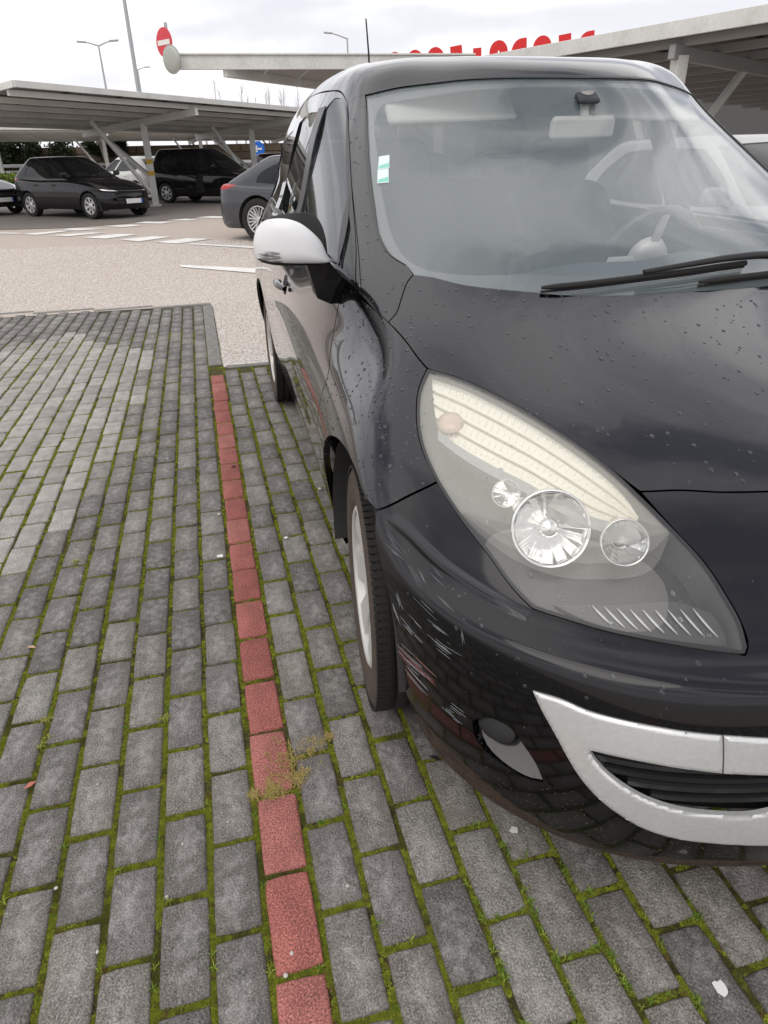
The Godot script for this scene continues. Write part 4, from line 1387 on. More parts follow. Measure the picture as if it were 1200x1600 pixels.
func door_handle(S: Surf, parent: Node, z: float, mrr: bool) -> void:
	var g := S.side(0.90, z, Vector2(6.3 if z > -1.6 else 4.6, 8))
	var p := S.at(g.x, g.y)
	var n := S.nor()
	var mb := MB.new()
	var pts := []
	for k in 9:
		var t := k / 8.0
		var q := S.side(0.90 + 0.004 * sin(t * PI), z + 0.095 - 0.19 * t, g)
		var o := S.at(q.x, q.y)
		pts.append(o + S.nor() * (0.006 + 0.026 * sin(PI * clampf(t, 0.02, 0.98)) ** 0.6))
	if mrr:
		for k in pts.size(): pts[k].x = -pts[k].x
	mb.tube(pts, [0.009, 0.012, 0.013, 0.014, 0.014, 0.014, 0.013, 0.012, 0.009], 10)
	part("door_handle", mb.mesh(), M.black_paint, parent)
	var cup := PackedVector2Array()
	for k in 20:
		var a := TAU * k / 20.0
		var c := S.side(0.905 + 0.036 * sin(a), z + 0.01 + 0.055 * cos(a), g)
		cup.append(c)
	part("handle_cup", panel(S, cup, [], 0.0016, 0.003, mrr, 0.03, 0.06), M.black_liner, parent)

func arch_liner(car: Node, z: float, mrr: bool) -> void:
	var mb := MB.new()
	var r := 0.415
	var sx := 1.0 if mrr else -1.0
	var seg := 26
	var a0 := deg_to_rad(4)
	var a1 := deg_to_rad(188)
	for k in seg:
		var b0 := lerpf(a0, a1, float(k) / seg)
		var b1 := lerpf(a0, a1, float(k + 1) / seg)
		var p := Vector3(0, 0.30 + r * sin(b0), z + r * cos(b0))
		var q := Vector3(0, 0.30 + r * sin(b1), z + r * cos(b1))
		var xo := Vector3(sx * 0.925, 0, 0)
		var xi := Vector3(sx * 0.60, 0, 0)
		mb.quad(p + xo, q + xo, q + xi, p + xi)
		mb.tri(p + xi, q + xi, Vector3(sx * 0.60, 0.3, z))
	part("wheel_arch_liner", mb.mesh(), M.black_liner, car)

func bowl(parent: Node, called: String, c: Vector3, axis: Vector3, r: float, depth: float, mt: Material) -> MeshInstance3D:
	var mb := MB.new()
	var x := axis.normalized()
	var y := Vector3.UP.cross(x).normalized()
	var t := Transform3D(Basis(x, y, x.cross(y)), c)
	var prof := []
	for k in 9:
		var s := k / 8.0
		prof.append(Vector2(r * s, -depth * (1.0 - s * s)))
	prof.append(Vector2(r * 1.10, 0.004))
	prof.append(Vector2(r * 1.13, -0.004))
	prof.append(Vector2(r * 1.13, -depth * 0.6))
	mb.lathe(t, prof, 36)
	return part(called, mb.mesh(), mt, parent)

func dish(parent: Node, called: String, c: Vector3, axis: Vector3, r: float, depth: float) -> void:
	# a bright dish built of flat facets, with a smooth collar
	var mb := MB.new()
	var x := axis.normalized()
	var y := Vector3.UP.cross(x).normalized()
	var t := Transform3D(Basis(x, y, x.cross(y)), c)
	var segs := 14
	var rings := 5
	for k in rings:
		var s0 := float(k) / rings
		var s1 := float(k + 1) / rings
		for s in segs:
			var b0 := TAU * s / segs
			var b1 := TAU * (s + 1) / segs
			var P := func(q: float, b: float) -> Vector3:
				return t * Vector3(-depth * (1.0 - q * q), cos(b) * r * q, sin(b) * r * q)
			var n: Vector3 = (P.call(s1, b0) - P.call(s0, b1)).cross(P.call(s1, b1) - P.call(s0, b0)).normalized()
			if n.dot(x) < 0: n = -n
			mb.quadn(P.call(s0, b0), P.call(s1, b0), P.call(s1, b1), P.call(s0, b1), n)
	mb.lathe(t, [Vector2(r, 0.0), Vector2(r * 1.05, 0.005), Vector2(r * 1.10, 0.002), Vector2(r * 1.11, -0.01), Vector2(r * 1.11, -0.075)], 40)
	part(called, mb.mesh(), M.reflector, parent)

func head_lamp(S: Surf, car: Node, P: Dictionary) -> void:
	var h := Node3D.new()
	h.name = "headlight"
	car.add_child(h, true)
	# housing wall and floor behind the clear lens
	part("housing", panel(S, inset(S, P.headlight, 0.004), [], -0.105, 0.0), M.lamp_floor, h)
	var wall := MB.new()
	var o := inset(S, P.headlight, 0.004)
	for k in o.size():
		_lip(S, wall, o[k], o[(k + 1) % o.size()], -0.002, 0.105, false)
	part("housing_wall", wall.mesh(), M.lamp_bezel, h)
	part("lens", panel(S, inset(S, P.headlight, 0.003), [], -0.001, 0.004), M.lens, h)
	# the upper, weathered part of the lens carries a milky film
	for k in 4:
		# thinnest at the bottom, thicker where successive layers of yellowed lacquer remain
		var e := 0.16 * k
		var fl := dense(S, [PAN.headlight[0].slice(0, 9), [PAN.headlight[0][8], [12.15, 6.66 + e], [11.85, 6.50 + e], [11.55, 6.40 + e], [11.30, 6.42 + e * 0.7], [10.913, 6.627 + 0.02 * k]], PAN.headlight[3].slice(3)], 0.012)
		part("lens_film", panel(S, inset(S, fl, 0.006), [], -0.0055 - 0.0012 * k, 0.0), M.lens_haze, h)
	var rb := MB.new()
	ribbon_loop(S, rb, inset(S, P.headlight, 0.004), 0.006, 0.0012)
	part("lens_seal", rb.mesh(), M.lamp_black, h)
	# indicator: stepped bright reflector bands with fine flutes, a pale bulb cover at the outer end
	var top: Array = PAN.signal[0]
	var bot := []
	for k in range(PAN.signal[1].size() - 1, -1, -1): bot.append(PAN.signal[1][k])
	var tp := dense(S, [top], 0.006)
	var bt := dense(S, [bot], 0.006)
	var pick := func(c: PackedVector2Array, t: float) -> Vector2:
		var f := clampf(t, 0, 1) * (c.size() - 1)
		var i := mini(int(f), c.size() - 2)
		return c[i].lerp(c[i + 1], f - i)
	var bands := 4
	for b in bands:
		var a0 := []
		var a1 := []
		for k in 13:
			var t := k / 12.0
			var u: Vector2 = pick.call(tp, t)
			var l: Vector2 = pick.call(bt, t)
			a0.append(u.lerp(l, float(b) / bands))
			a1.append(u.lerp(l, (b + 0.94) / bands))
		a1.reverse()
		var o2 := dense(S, [a0, [a0[12], a1[0]], a1, [a1[12], a0[0]]], 0.008)
		part("indicator_band", panel(S, o2, [], -0.016 - 0.007 * b, 0.016, false, 0.06, 0.06), M.signal_cream, h)
	var ribs := MB.new()
	for k in 30:
		var t := 0.05 + 0.9 * k / 29.0
		var u: Vector2 = pick.call(tp, t)
		var l: Vector2 = pick.call(bt, t)
		for b in bands:
			var q0 := u.lerp(l, (b + 0.12) / bands)
			var q1 := u.lerp(l, (b + 0.84) / bands)
			ribbon(S, ribs, [q0, q0.lerp(q1, 0.5), q1], 0.0045, -0.0145 - 0.007 * b)
	part("indicator_flute", ribs.mesh(), M.signal_rib, h)
	var gu := S.at(10.72, 7.70)
	var gn := S.nor()
	var amb := MB.new()
	amb.lathe(Transform3D(Basis(gn, gn.cross(Vector3.UP).normalized(), gn.cross(gn.cross(Vector3.UP)).normalized()), gu - gn * 0.024), [Vector2(0.030, -0.006), Vector2(0.026, 0.003), Vector2(0.014, 0.008), Vector2(0.0, 0.009)], 20)
	part("bulb_cover", amb.mesh(), M.signal_amber, h)
	# main and second reflectors: faceted dishes with a collar
	var c1 := S.at(11.575, 6.93) - S.nor() * 0.026
	var fwd := Vector3(-0.18, 0.10, 1.0).normalized().lerp(S.nor(), 0.40).normalized()
	dish(h, "main_reflector", c1, fwd, 0.068, 0.060)
	var x := fwd
	var y := Vector3.UP.cross(x).normalized()
	var bulb := MB.new()
	bulb.lathe(Transform3D(Basis(x, y, x.cross(y)), c1 - x * 0.045), [Vector2(0.020, -0.01), Vector2(0.020, 0.024), Vector2(0.015, 0.032), Vector2(0.0, 0.035)], 20)
	part("bulb_shield", bulb.mesh(), M.chrome, h)
	var c2 := S.at(12.06, 7.0) - S.nor() * 0.030
	dish(h, "second_reflector", c2, fwd, 0.040, 0.040)
	var c3 := S.at(11.27, 7.16) - S.nor() * 0.040
	dish(h, "side_reflector", c3, (fwd + Vector3(-0.3, 0.2, 0)).normalized(), 0.026, 0.02)
	# brow between the indicator and the dishes
	var a0 := []
	var a1 := []
	for k in 13:
		var l: Vector2 = pick.call(bt, k / 12.0)
		a0.append(l + Vector2(0, -0.01))
		a1.append(l + Vector2(0.02, -0.13))
	a1.reverse()
	part("brow", panel(S, dense(S, [a0, [a0[12], a1[0]], a1, [a1[12], a0[0]]], 0.008), [], -0.030, 0.03, false, 0.06, 0.05), M.lamp_bezel, h)
	# ribbed black inner bezel at the bottom
	var bez := dense(S, [[[11.56, 6.14], [12.0, 6.36], [12.35, 6.46], [12.54, 6.36]], [[12.54, 6.36], [12.60, 6.15], [12.60, 5.98]], [[12.60, 5.98], [12.2, 6.02], [11.85, 6.04], [11.56, 6.14]]])
	part("inner_bezel", panel(S, bez, [], -0.028, 0.03), M.lamp_black, h)
	var fins := MB.new()
	for k in 9:
		var t := k / 8.0
		var a := Vector2(lerpf(11.80, 12.42, t), lerpf(6.26, 6.40, t))
		var b := Vector2(lerpf(11.93, 12.56, t), 6.05)
		ribbon(S, fins, [[a.x, a.y], [a.lerp(b, 0.5).x, a.lerp(b, 0.5).y], [b.x, b.y]], 0.004, -0.022)
	part("bezel_rib", fins.mesh(), M.galvanised, h)

func ribbon_loop(S: Surf, mb: MB, o: PackedVector2Array, wid: float, off: float) -> void:
	var n := o.size()
	var rows := []
	for k in n:
		var p := S.at(o[k].x, o[k].y)
		var nn := S.nor()
		var q := S.at(o[(k + 1) % n].x, o[(k + 1) % n].y)
		var r := S.at(o[(k + n - 1) % n].x, o[(k + n - 1) % n].y)
		var sd := nn.cross((q - r).normalized()).normalized()
		rows.append([p + nn * off - sd * wid * 0.5, p + nn * off + sd * wid * 0.5])
	for k in n:
		var a = rows[k]
		var b = rows[(k + 1) % n]
		mb.quad(a[0], a[1], b[1], b[0])

func fog_pocket(S: Surf, car: Node, P: Dictionary, mrr: bool) -> void:
	var h := Node3D.new()
	h.name = "fog_lamp_pocket"
	car.add_child(h, true)
	# recess: the floor leans in from the lower edge, walls all round
	var o: PackedVector2Array = P.fog
	var mb := MB.new()
	var c2 := Vector2.ZERO
	for q in o: c2 += q
	c2 /= o.size()
	var fl := []
	for q in o:
		var p := S.at(q.x, q.y)
		var n := S.nor()
		var deep := 0.004 + 0.05 * clampf((q.y - 2.1) / 0.65, 0, 1)
		fl.append([p, p - n * deep])
	for k in fl.size():
		var a = fl[k]
		var b = fl[(k + 1) % fl.size()]
		var m0 := [a[0], b[0], b[1], a[1]]
		if mrr:
			for e in 4: m0[e].x = -m0[e].x
		if m0[2].distance_to(m0[0]) > 1e-5:
			mb.quad(m0[0], m0[1], m0[2], m0[3])
	var cc := Vector3.ZERO
	for a in fl: cc += a[1]
	cc /= fl.size()
	for k in fl.size():
		var t := [fl[k][1], fl[(k + 1) % fl.size()][1], cc]
		if mrr:
			for e in 3: t[e].x = -t[e].x
		var nn := Vector3(-0.4 if not mrr else 0.4, 0.75, 0.5).normalized()
		var i := mb.vert(t[0], nn); mb.vert(t[1], nn); mb.vert(t[2], nn)
		mb.face(i, i + 1, i + 2)
	part("pocket", mb.mesh(), M.gloss_black, h)
	var p := S.at(11.21, 2.60)
	var n := S.nor()
	p -= n * 0.012
	if mrr:
		p.x = -p.x; n.x = -n.x
	var x := (n + Vector3(0, 0.35, 0)).normalized()
	var y := Vector3.UP.cross(x).normalized()
	var cap := MB.new()
	cap.lathe(Transform3D(Basis(x, y * 1.0, x.cross(y) * 0.62), p), [Vector2(0.040, -0.03), Vector2(0.040, 0.0), Vector2(0.036, 0.006), Vector2(0.02, 0.010), Vector2(0.0, 0.011)], 28)
	part("blanking_cap", cap.mesh(), M.black_plastic, h)

func grille(S: Surf, bump: Node) -> void:
	# dark opening with horizontal blades set back behind the silver surround
	var back := dense(S, [[[11.55, 3.5], [12.6, 3.4], [14.0, 3.25], [15.4, 3.4], [16.45, 3.5]], [[16.45, 3.5], [16.0, 1.9]], [[16.0, 1.9], [15.0, 1.72], [14.0, 1.65], [13.0, 1.72], [12.0, 1.9]], [[12.0, 1.9], [11.55, 3.5]]])
	part("grille_back", panel(S, back, [], -0.06, 0.0), M.black_liner, bump)
	for k in 4:
		var v0 := 2.74 - 0.14 * k
		var mb := MB.new()
		var u0 := 11.72 + 0.13 * k
		var n := 34
		var prev := []
		for s in n + 1:
			var u := lerpf(u0, 28.0 - u0, float(s) / n)
			var p := S.at(u, v0 + 0.10 * (1.0 - absf(u - 14.0) / 2.4))
			var nn := S.nor()
			nn.y = 0; nn = nn.normalized()
			var row := [p - nn * 0.008 + Vector3(0, -0.008, 0), p - nn * 0.008 + Vector3(0, 0.002, 0), p - nn * 0.045 + Vector3(0, 0.008, 0), p - nn * 0.045 + Vector3(0, -0.006, 0)]
			if not prev.is_empty():
				for e in 4:
					mb.quad(prev[e], prev[(e + 1) % 4], row[(e + 1) % 4], row[e])
			prev = row
		part("grille_blade", mb.mesh(), M.black_plastic if k % 2 else M.gloss_black, bump)

func door_mirror(car: Node, sx: float) -> void:
	var h := Node3D.new()
	h.name = "door_mirror"
	car.add_child(h, true)
	var out := [Vector2(-1.087, 1.106), Vector2(-1.089, 1.14), Vector2(-1.075, 1.176), Vector2(-1.049, 1.194), Vector2(-1.008, 1.197), Vector2(-0.968, 1.187), Vector2(-0.937, 1.165), Vector2(-0.913, 1.138), Vector2(-0.901, 1.109), Vector2(-0.895, 1.085), Vector2(-0.968, 1.085), Vector2(-1.038, 1.091), Vector2(-1.078, 1.101)]
	var cap := MB.new()
	_puff(cap, out, Vector2(-0.99, 1.135), -0.43, 0.055, sx, 1.0)
	part("mirror_cap", cap.mesh(), M.white_cap, h)
	var back := [Vector2(-1.083, 1.108), Vector2(-1.080, 1.16), Vector2(-1.045, 1.197), Vector2(-0.99, 1.207), Vector2(-0.935, 1.206), Vector2(-0.912, 1.185), Vector2(-0.90, 1.15), Vector2(-0.897, 1.11), Vector2(-0.90, 1.083), Vector2(-0.968, 1.079), Vector2(-1.038, 1.083), Vector2(-1.075, 1.095)]
	var hb := MB.new()
	_puff(hb, back, Vector2(-0.985, 1.14), -0.432, 0.02, sx, 1.0)
	_puff(hb, back, Vector2(-0.985, 1.14), -0.432, -0.075, sx, 0.94)
	part("mirror_housing", hb.mesh(), M.black_plastic, h)
	var gl := MB.new()
	_puff(gl, [Vector2(-1.07, 1.11), Vector2(-1.06, 1.16), Vector2(-1.02, 1.185), Vector2(-0.94, 1.185), Vector2(-0.915, 1.15), Vector2(-0.91, 1.10), Vector2(-1.0, 1.095)], Vector2(-0.99, 1.135), -0.507, -0.004, sx, 1.0)
	part("mirror_glass", gl.mesh(), M.chrome, h)
	var st := MB.new()
	var a := [Vector3(sx * 0.955, 1.088, -0.44), Vector3(sx * 0.895, 1.088, -0.43), Vector3(sx * 0.855, 1.04, -0.46), Vector3(sx * 0.885, 0.965, -0.48), Vector3(sx * 0.925, 0.985, -0.47)]
	var b := []
	for p in a: b.append(p + Vector3(0, 0.004, -0.085))
	var c: Vector3 = (a[0] + a[1] + a[2] + a[3] + a[4]) / 5.0
	var d: Vector3 = c + Vector3(0, 0, -0.085)
	for k in 5:
		var l := (k + 1) % 5
		st.quad(a[k], a[l], b[l], b[k])
		st.tri(a[k], a[l], c); st.tri(b[k], b[l], d)
	part("mirror_foot", st.mesh(), M.black_plastic, h)
	if sx < 0:
		# rub marks along the lower outer edge of the cap
		var sc := MB.new()
		var r := RandomNumberGenerator.new()
		r.seed = 4
		for k in 60:
			var p := Vector2(r.randf_range(-1.076, -1.032), 1.095 + 0.028 * pow(r.randf(), 1.8))
			var t := clampf(1.0 - (p - Vector2(-0.99, 1.135)).length() / 0.108, 0.0, 1.0)
			var z := -0.43 + 0.055 * sqrt(clampf(1.0 - pow(1.0 - t, 2.6), 0, 1)) + 0.0012
			var w := r.randf_range(0.003, 0.013)
			sc.quadn(Vector3(p.x - w, p.y + 0.0003, z - w * 0.4), Vector3(p.x + w, p.y + 0.0004, z + w * 0.35), Vector3(p.x + w * 0.9, p.y - 0.0004, z + w * 0.35), Vector3(p.x - w, p.y - 0.0003, z - w * 0.4), Vector3(-0.3, 0, 1).normalized())
		part("rub_marks", sc.mesh(), M.rubber, h).set_meta("kind", "stuff")

func _smooth_ring(o: Array, m: int) -> Array:
	var q := []
	var n := o.size()
	for k in n:
		for s in m:
			q.append(o[k].cubic_interpolate(o[(k + 1) % n], o[(k + n - 1) % n], o[(k + 2) % n], float(s) / m))
	return q

func _puff(mb: MB, outline: Array, c: Vector2, z: float, bulge: float, sx: float, flat: float) -> void:
	# an outline blown up like a cushion to one side
	var o := _smooth_ring(outline, 4)
	var n := o.size()
	var rings := 9
	var ids := []
	for r in rings + 1:
		var t := float(r) / rings          # 0 edge, 1 centre
		var s := 1.0 - t
		s = sin(s * PI * 0.5) if flat >= 1.0 else s
		var hgt := sqrt(maxf(0.0, 1.0 - pow(s, 2.6)))
		var row := []
		for k in n:
			var p: Vector2 = c + (o[k] - c) * s
			var e: Vector2 = (o[k] - c).normalized()
			var slope := pow(s, 1.6) / maxf(hgt, 0.08)
			var nn := Vector3(e.x * slope * absf(bulge) / 0.09, e.y * slope * absf(bulge) / 0.09, signf(bulge)).normalized()
			row.append(mb.vert(Vector3(-sx * p.x, p.y, z + bulge * hgt), Vector3(-sx * nn.x, nn.y, nn.z).normalized()))
		ids.append(row)
	for r in rings:
		for k in n:
			var l := (k + 1) % n
			mb.face(ids[r][k], ids[r][l], ids[r + 1][l])
			if r < rings - 1:
				mb.face(ids[r][k], ids[r + 1][l], ids[r + 1][k])

func wipers(S: Surf, car: Node) -> void:
	for k in 2:
		var h := Node3D.new()
		h.name = "wiper"
		car.add_child(h, true)
		var path: Array = [[11.60, 9.20], [12.35, 9.264], [13.15, 9.33], [13.93, 9.386], [14.67, 9.44], [15.57, 9.45], [16.2, 9.32]] if k == 0 else [[14.0, 9.20], [14.9, 9.24], [15.9, 9.26], [16.9, 9.24], [17.7, 9.18]]
		var dn := dense(S, [path], 0.02)
		var pts := []
		var arm := []
		for s in dn.size():
			var t := float(s) / (dn.size() - 1)
			var p := S.at(dn[s].x, dn[s].y)
			var n := S.nor()
			if t < 0.80: pts.append(p + n * 0.012)
			if t > 0.34: arm.append(p + n * (0.026 + 0.010 * sin((t - 0.34) / 0.66 * PI)))
		var mb := MB.new()
		mb.tube(pts, [0.004, 0.006, 0.0075, 0.0075], 10)
		var low := []
		for p in pts: low.append(p + Vector3(0, -0.010, -0.003))
		mb.tube(low, [0.003], 6)
		part("wiper_blade", mb.mesh(), M.rubber, h)
		var ma := MB.new()
		var rr := []
		for s in arm.size(): rr.append(lerpf(0.006, 0.012, float(s) / arm.size()))
		ma.tube(arm, rr, 10)
		part("wiper_arm", ma.mesh(), M.black_plastic, h)

func antenna(S: Surf, car: Node) -> void:
	var p := Vector3(-0.30, 1.66, -2.55)
	var mb := MB.new()
	mb.tube([p, p + Vector3(0, 0.02, 0), p + Vector3(0.0, 0.16, -0.02), p + Vector3(-0.005, 0.30, -0.04)], [0.016, 0.006, 0.0045, 0.0035], 8)
	part("antenna", mb.mesh(), M.rubber, car)

func sticker(S: Surf, ws: Node) -> void:
	# two inspection stickers on the inside of the screen
	for k in 2:
		var v0 := 10.60 + 0.175 * (1 - k)
		var q := dense(S, [[[8.94, v0], [9.21, v0 + 0.02]], [[9.21, v0 + 0.02], [9.19, v0 + 0.19]], [[9.19, v0 + 0.19], [8.93, v0 + 0.17]], [[8.93, v0 + 0.17], [8.94, v0]]])
		part("sticker", panel(S, q, [], -0.0045, 0.0, false, 0.1, 0.1), M.sticker, ws)
		var b := dense(S, [[[8.96, v0 + 0.01], [9.20, v0 + 0.03]], [[9.20, v0 + 0.03], [9.195, v0 + 0.09]], [[9.195, v0 + 0.09], [8.955, v0 + 0.045]], [[8.955, v0 + 0.045], [8.96, v0 + 0.01]]])
		part("sticker_band", panel(S, b, [], -0.0041, 0.0, false, 0.1, 0.1), M.sticker_green, ws)

func rbox(parent: Node, called: String, c: Vector3, s: Vector3, bev: float, mt: Material, rot := Vector3.ZERO) -> MeshInstance3D:
	var mb := MB.new()
	mb.box(Transform3D(Basis.from_euler(rot), Vector3.ZERO), s, bev)
	var o := part(called, mb.mesh(), mt, parent)
	o.position = c
	return o

func blob(parent: Node, called: String, c: Vector3, s: Vector3, e: float, mt: Material, rot := Vector3.ZERO) -> MeshInstance3D:
	# a cushion: rounded box with soft edges
	var mb := MB.new()
	var n := 20
	var m := 28
	var ids := []
	for i in n + 1:
		var row := []
		var a := PI * (float(i) / n - 0.5)
		for j in m:
			var b := TAU * j / m
			var ca := signf(cos(a)) * pow(absf(cos(a)), e)
			var sa := signf(sin(a)) * pow(absf(sin(a)), e)
			var cb := signf(cos(b)) * pow(absf(cos(b)), e)
			var sb := signf(sin(b)) * pow(absf(sin(b)), e)
			var p := Vector3(ca * cb * s.x, sa * s.y, ca * sb * s.z) * 0.5
			var f := 2.0 - e
			var nn := Vector3(signf(cos(a) * cos(b)) * pow(absf(cos(a)), f) * pow(absf(cos(b)), f) / s.x, signf(sin(a)) * pow(absf(sin(a)), f) / s.y, signf(cos(a) * sin(b)) * pow(absf(cos(a)), f) * pow(absf(sin(b)), f) / s.z)
			row.append(mb.vert(p, nn.normalized() if nn.length() > 1e-6 else Vector3.UP))
		ids.append(row)
	for i in n:
		for j in m:
			var k := (j + 1) % m
			mb.face(ids[i][j], ids[i][k], ids[i + 1][k]); mb.face(ids[i][j], ids[i + 1][k], ids[i + 1][j])
	var o := part(called, mb.mesh(), mt, parent)
	o.transform = Transform3D(Basis.from_euler(rot), c)
	return o

func flat_glass(S: Surf, poly: PackedVector2Array, off: float, mirror: bool) -> ArrayMesh:
	# a pane: a gently curved sheet fitted to the opening, not to every wave of the body
	var A := []
	for i in 6:
		A.append([0.0, 0.0, 0.0, 0.0, 0.0, 0.0, 0.0])
	var pts := PackedVector2Array()
	for q in poly:
		var p := S.at(q.x, q.y)
		pts.append(Vector2(p.z, p.y))
		var b := [1.0, p.y, p.z, p.y * p.y, p.y * p.z, p.z * p.z]
		for i in 6:
			for j in 6: A[i][j] += b[i] * b[j]
			A[i][6] += b[i] * p.x
	for i in 6:
		A[i][i] += 1e-5
	for i in 6:
		for r in 6:
			if r == i: continue
			var f: float = A[r][i] / A[i][i]
			for j in 7: A[r][j] -= f * A[i][j]
	var k := []
	for i in 6: k.append(A[i][6] / A[i][i])
	var mb := MB.new()
	var fine := PackedVector2Array(pts)
	var lo := pts[0]
	var hi := pts[0]
	for q in pts:
		lo = lo.min(q); hi = hi.max(q)
	var st := 0.03
	for i in int((hi.x - lo.x) / st) + 1:
		for j in int((hi.y - lo.y) / st) + 1:
			var a := lo + Vector2(i, j) * st
			for bit in Geometry2D.intersect_polygons(PackedVector2Array([a, a + Vector2(st, 0), a + Vector2(st, st), a + Vector2(0, st)]), fine):
				var tr := Geometry2D.triangulate_polygon(bit)
				var ids := []
				for q in bit:
					var z := q.x
					var y := q.y
					var x: float = k[0] + k[1] * y + k[2] * z + k[3] * y * y + k[4] * y * z + k[5] * z * z
					var n := Vector3(-1.0, k[1] + 2 * k[3] * y + k[4] * z, k[2] + k[4] * y + 2 * k[5] * z).normalized()
					var p := Vector3(x, y, z) + n * off
					if mirror:
						p.x = -p.x; n.x = -n.x
					ids.append(mb.vert(p, n))
				for t in range(0, tr.size(), 3):
					mb.face(ids[tr[t]], ids[tr[t + 1]], ids[tr[t + 2]])
	return mb.mesh()

func cabin(S: Surf, car: Node, P: Dictionary) -> void:
	# dashboard: follows the foot of the windscreen, drops behind
	var mb := MB.new()
	var prev := []
	for s in 41:
		var u := lerpf(8.6, 19.4, s / 40.0)
		var p := S.at(u, 9.35)
		var n := S.nor()
		var b := p - n * 0.03
		var x := b.x * 0.95
		var hood := 0.05 * exp(-pow((x - 0.38) / 0.17, 2)) + 0.03 * exp(-pow(x / 0.2, 2))
		var row := [b + Vector3(0, -0.01, 0), Vector3(x, 0.995, b.z * 0.5 - 0.28), Vector3(x, 0.985 + hood, -0.66), Vector3(x, 0.95 + hood * 0.7, -0.74), Vector3(x, 0.70, -0.72)]
		if not prev.is_empty():
			for e in 4:
				mb.quad(prev[e], prev[e + 1], row[e + 1], row[e])
		prev = row
	part("dashboard", mb.mesh(), M.dash, car)
	part("headliner", panel(S, P.roof, [], -0.035, 0.0, false, 0.25, 0.25), M.light_trim, car)
	for sx in [-1.0, 1.0]:
		var st := Node3D.new()
		st.name = "front_seat"
		car.add_child(st, true)
		blob(st, "cushion", Vector3(sx * 0.38, 0.62, -1.25), Vector3(0.50, 0.18, 0.54), 0.4, M.seat_fabric)
		blob(st, "backrest", Vector3(sx * 0.38, 0.90, -1.58), Vector3(0.49, 0.68, 0.17), 0.45, M.seat_fabric, Vector3(-0.28, 0, 0))
		blob(st, "headrest", Vector3(sx * 0.38, 1.31, -1.70), Vector3(0.28, 0.20, 0.11), 0.5, M.seat_fabric, Vector3(-0.18, 0, 0))
		# folded sun visors under the roof
		var vz := MB.new()
		vz.box(Transform3D(Basis.from_euler(Vector3(-0.95, sx * 0.12, sx * -0.05)), Vector3(sx * 0.36, 1.485, -1.06)), Vector3(0.44, 0.17, 0.022), 0.010)
		part("sun_visor", vz.mesh(), M.light_trim, car)
	var rs := Node3D.new()
	rs.name = "rear_seat"
	car.add_child(rs, true)
	blob(rs, "backrest", Vector3(0, 0.90, -2.42), Vector3(1.32, 0.68, 0.18), 0.35, M.seat_fabric, Vector3(-0.3, 0, 0))
	for x in [-0.44, 0.0, 0.44]:
		blob(rs, "headrest", Vector3(x, 1.28, -2.52), Vector3(0.25, 0.16, 0.10), 0.5, M.seat_fabric)
	# rear-view mirror on its stalk
	var rm := Node3D.new()
	rm.name = "rear_view_mirror"
	car.add_child(rm, true)
	rbox(rm, "mirror_case", Vector3(0.005, 1.405, -0.80), Vector3(0.245, 0.068, 0.03), 0.014, M.light_trim, Vector3(0.12, 0.15, 0.02))
	var stalk := MB.new()
	stalk.tube([Vector3(0.01, 1.42, -0.80), Vector3(0.01, 1.47, -0.81), Vector3(0.01, 1.50, -0.815)], [0.012, 0.014, 0.03], 10)
	part("stalk", stalk.mesh(), M.light_trim, rm)
	rbox(rm, "sensor_cover", Vector3(0.01, 1.487, -0.795), Vector3(0.075, 0.05, 0.018), 0.008, M.dash, Vector3(-0.95, 0, 0))
	# steering wheel
	var sw := Node3D.new()
	sw.name = "steering_wheel"
	car.add_child(sw, true)
	var ax := Vector3(0, 0.42, -0.9).normalized()
	var c := Vector3(0.38, 0.985, -0.90)
	var px := Vector3.RIGHT
	var py := ax.cross(px).normalized()
	var pts := []
	for k in 41:
		var a := TAU * k / 40.0
		pts.append(c + (px * cos(a) + py * sin(a)) * 0.185)
	var t := MB.new()
	t.tube(pts, [0.016], 10, false)
	part("rim", t.mesh(), M.satin_trim, sw)
	var hub := MB.new()
	hub.lathe(Transform3D(Basis(-ax, px, py), c), [Vector2(0.075, -0.02), Vector2(0.07, 0.012), Vector2(0.04, 0.022), Vector2(0, 0.024)], 20)
	for a in [0.0, PI, PI * 1.5]:
		hub.bar(c, c + (px * cos(a) + py * sin(a)) * 0.18, 0.03, 0.018, 0.004)
	part("hub", hub.mesh(), M.hub_silver, sw)
	# floor, firewall and inner door skins keep the cabin dark
	rbox(car, "floor_pan", Vector3(0, 0.24, -1.55), Vector3(1.55, 0.04, 3.5), 0.0, M.black_liner)
	rbox(car, "engine_bay", Vector3(0, 0.46, 0.02), Vector3(0.72, 0.44, 0.80), 0.05, M.black_liner)
	rbox(car, "firewall", Vector3(0, 0.62, -0.52), Vector3(1.50, 0.70, 0.03), 0.0, M.black_liner)
	for sx in [-1.0, 1.0]:
		rbox(car, "door_lining", Vector3(sx * 0.80, 0.66, -1.45), Vector3(0.03, 0.80, 1.85), 0.01, M.dash)
		# inner skin of the pillars
	for mrr in [false, true]:
		part("pillar_lining", panel(S, P.pillar, [], -0.03, 0.0, mrr, 0.2, 0.2), M.light_trim, car)

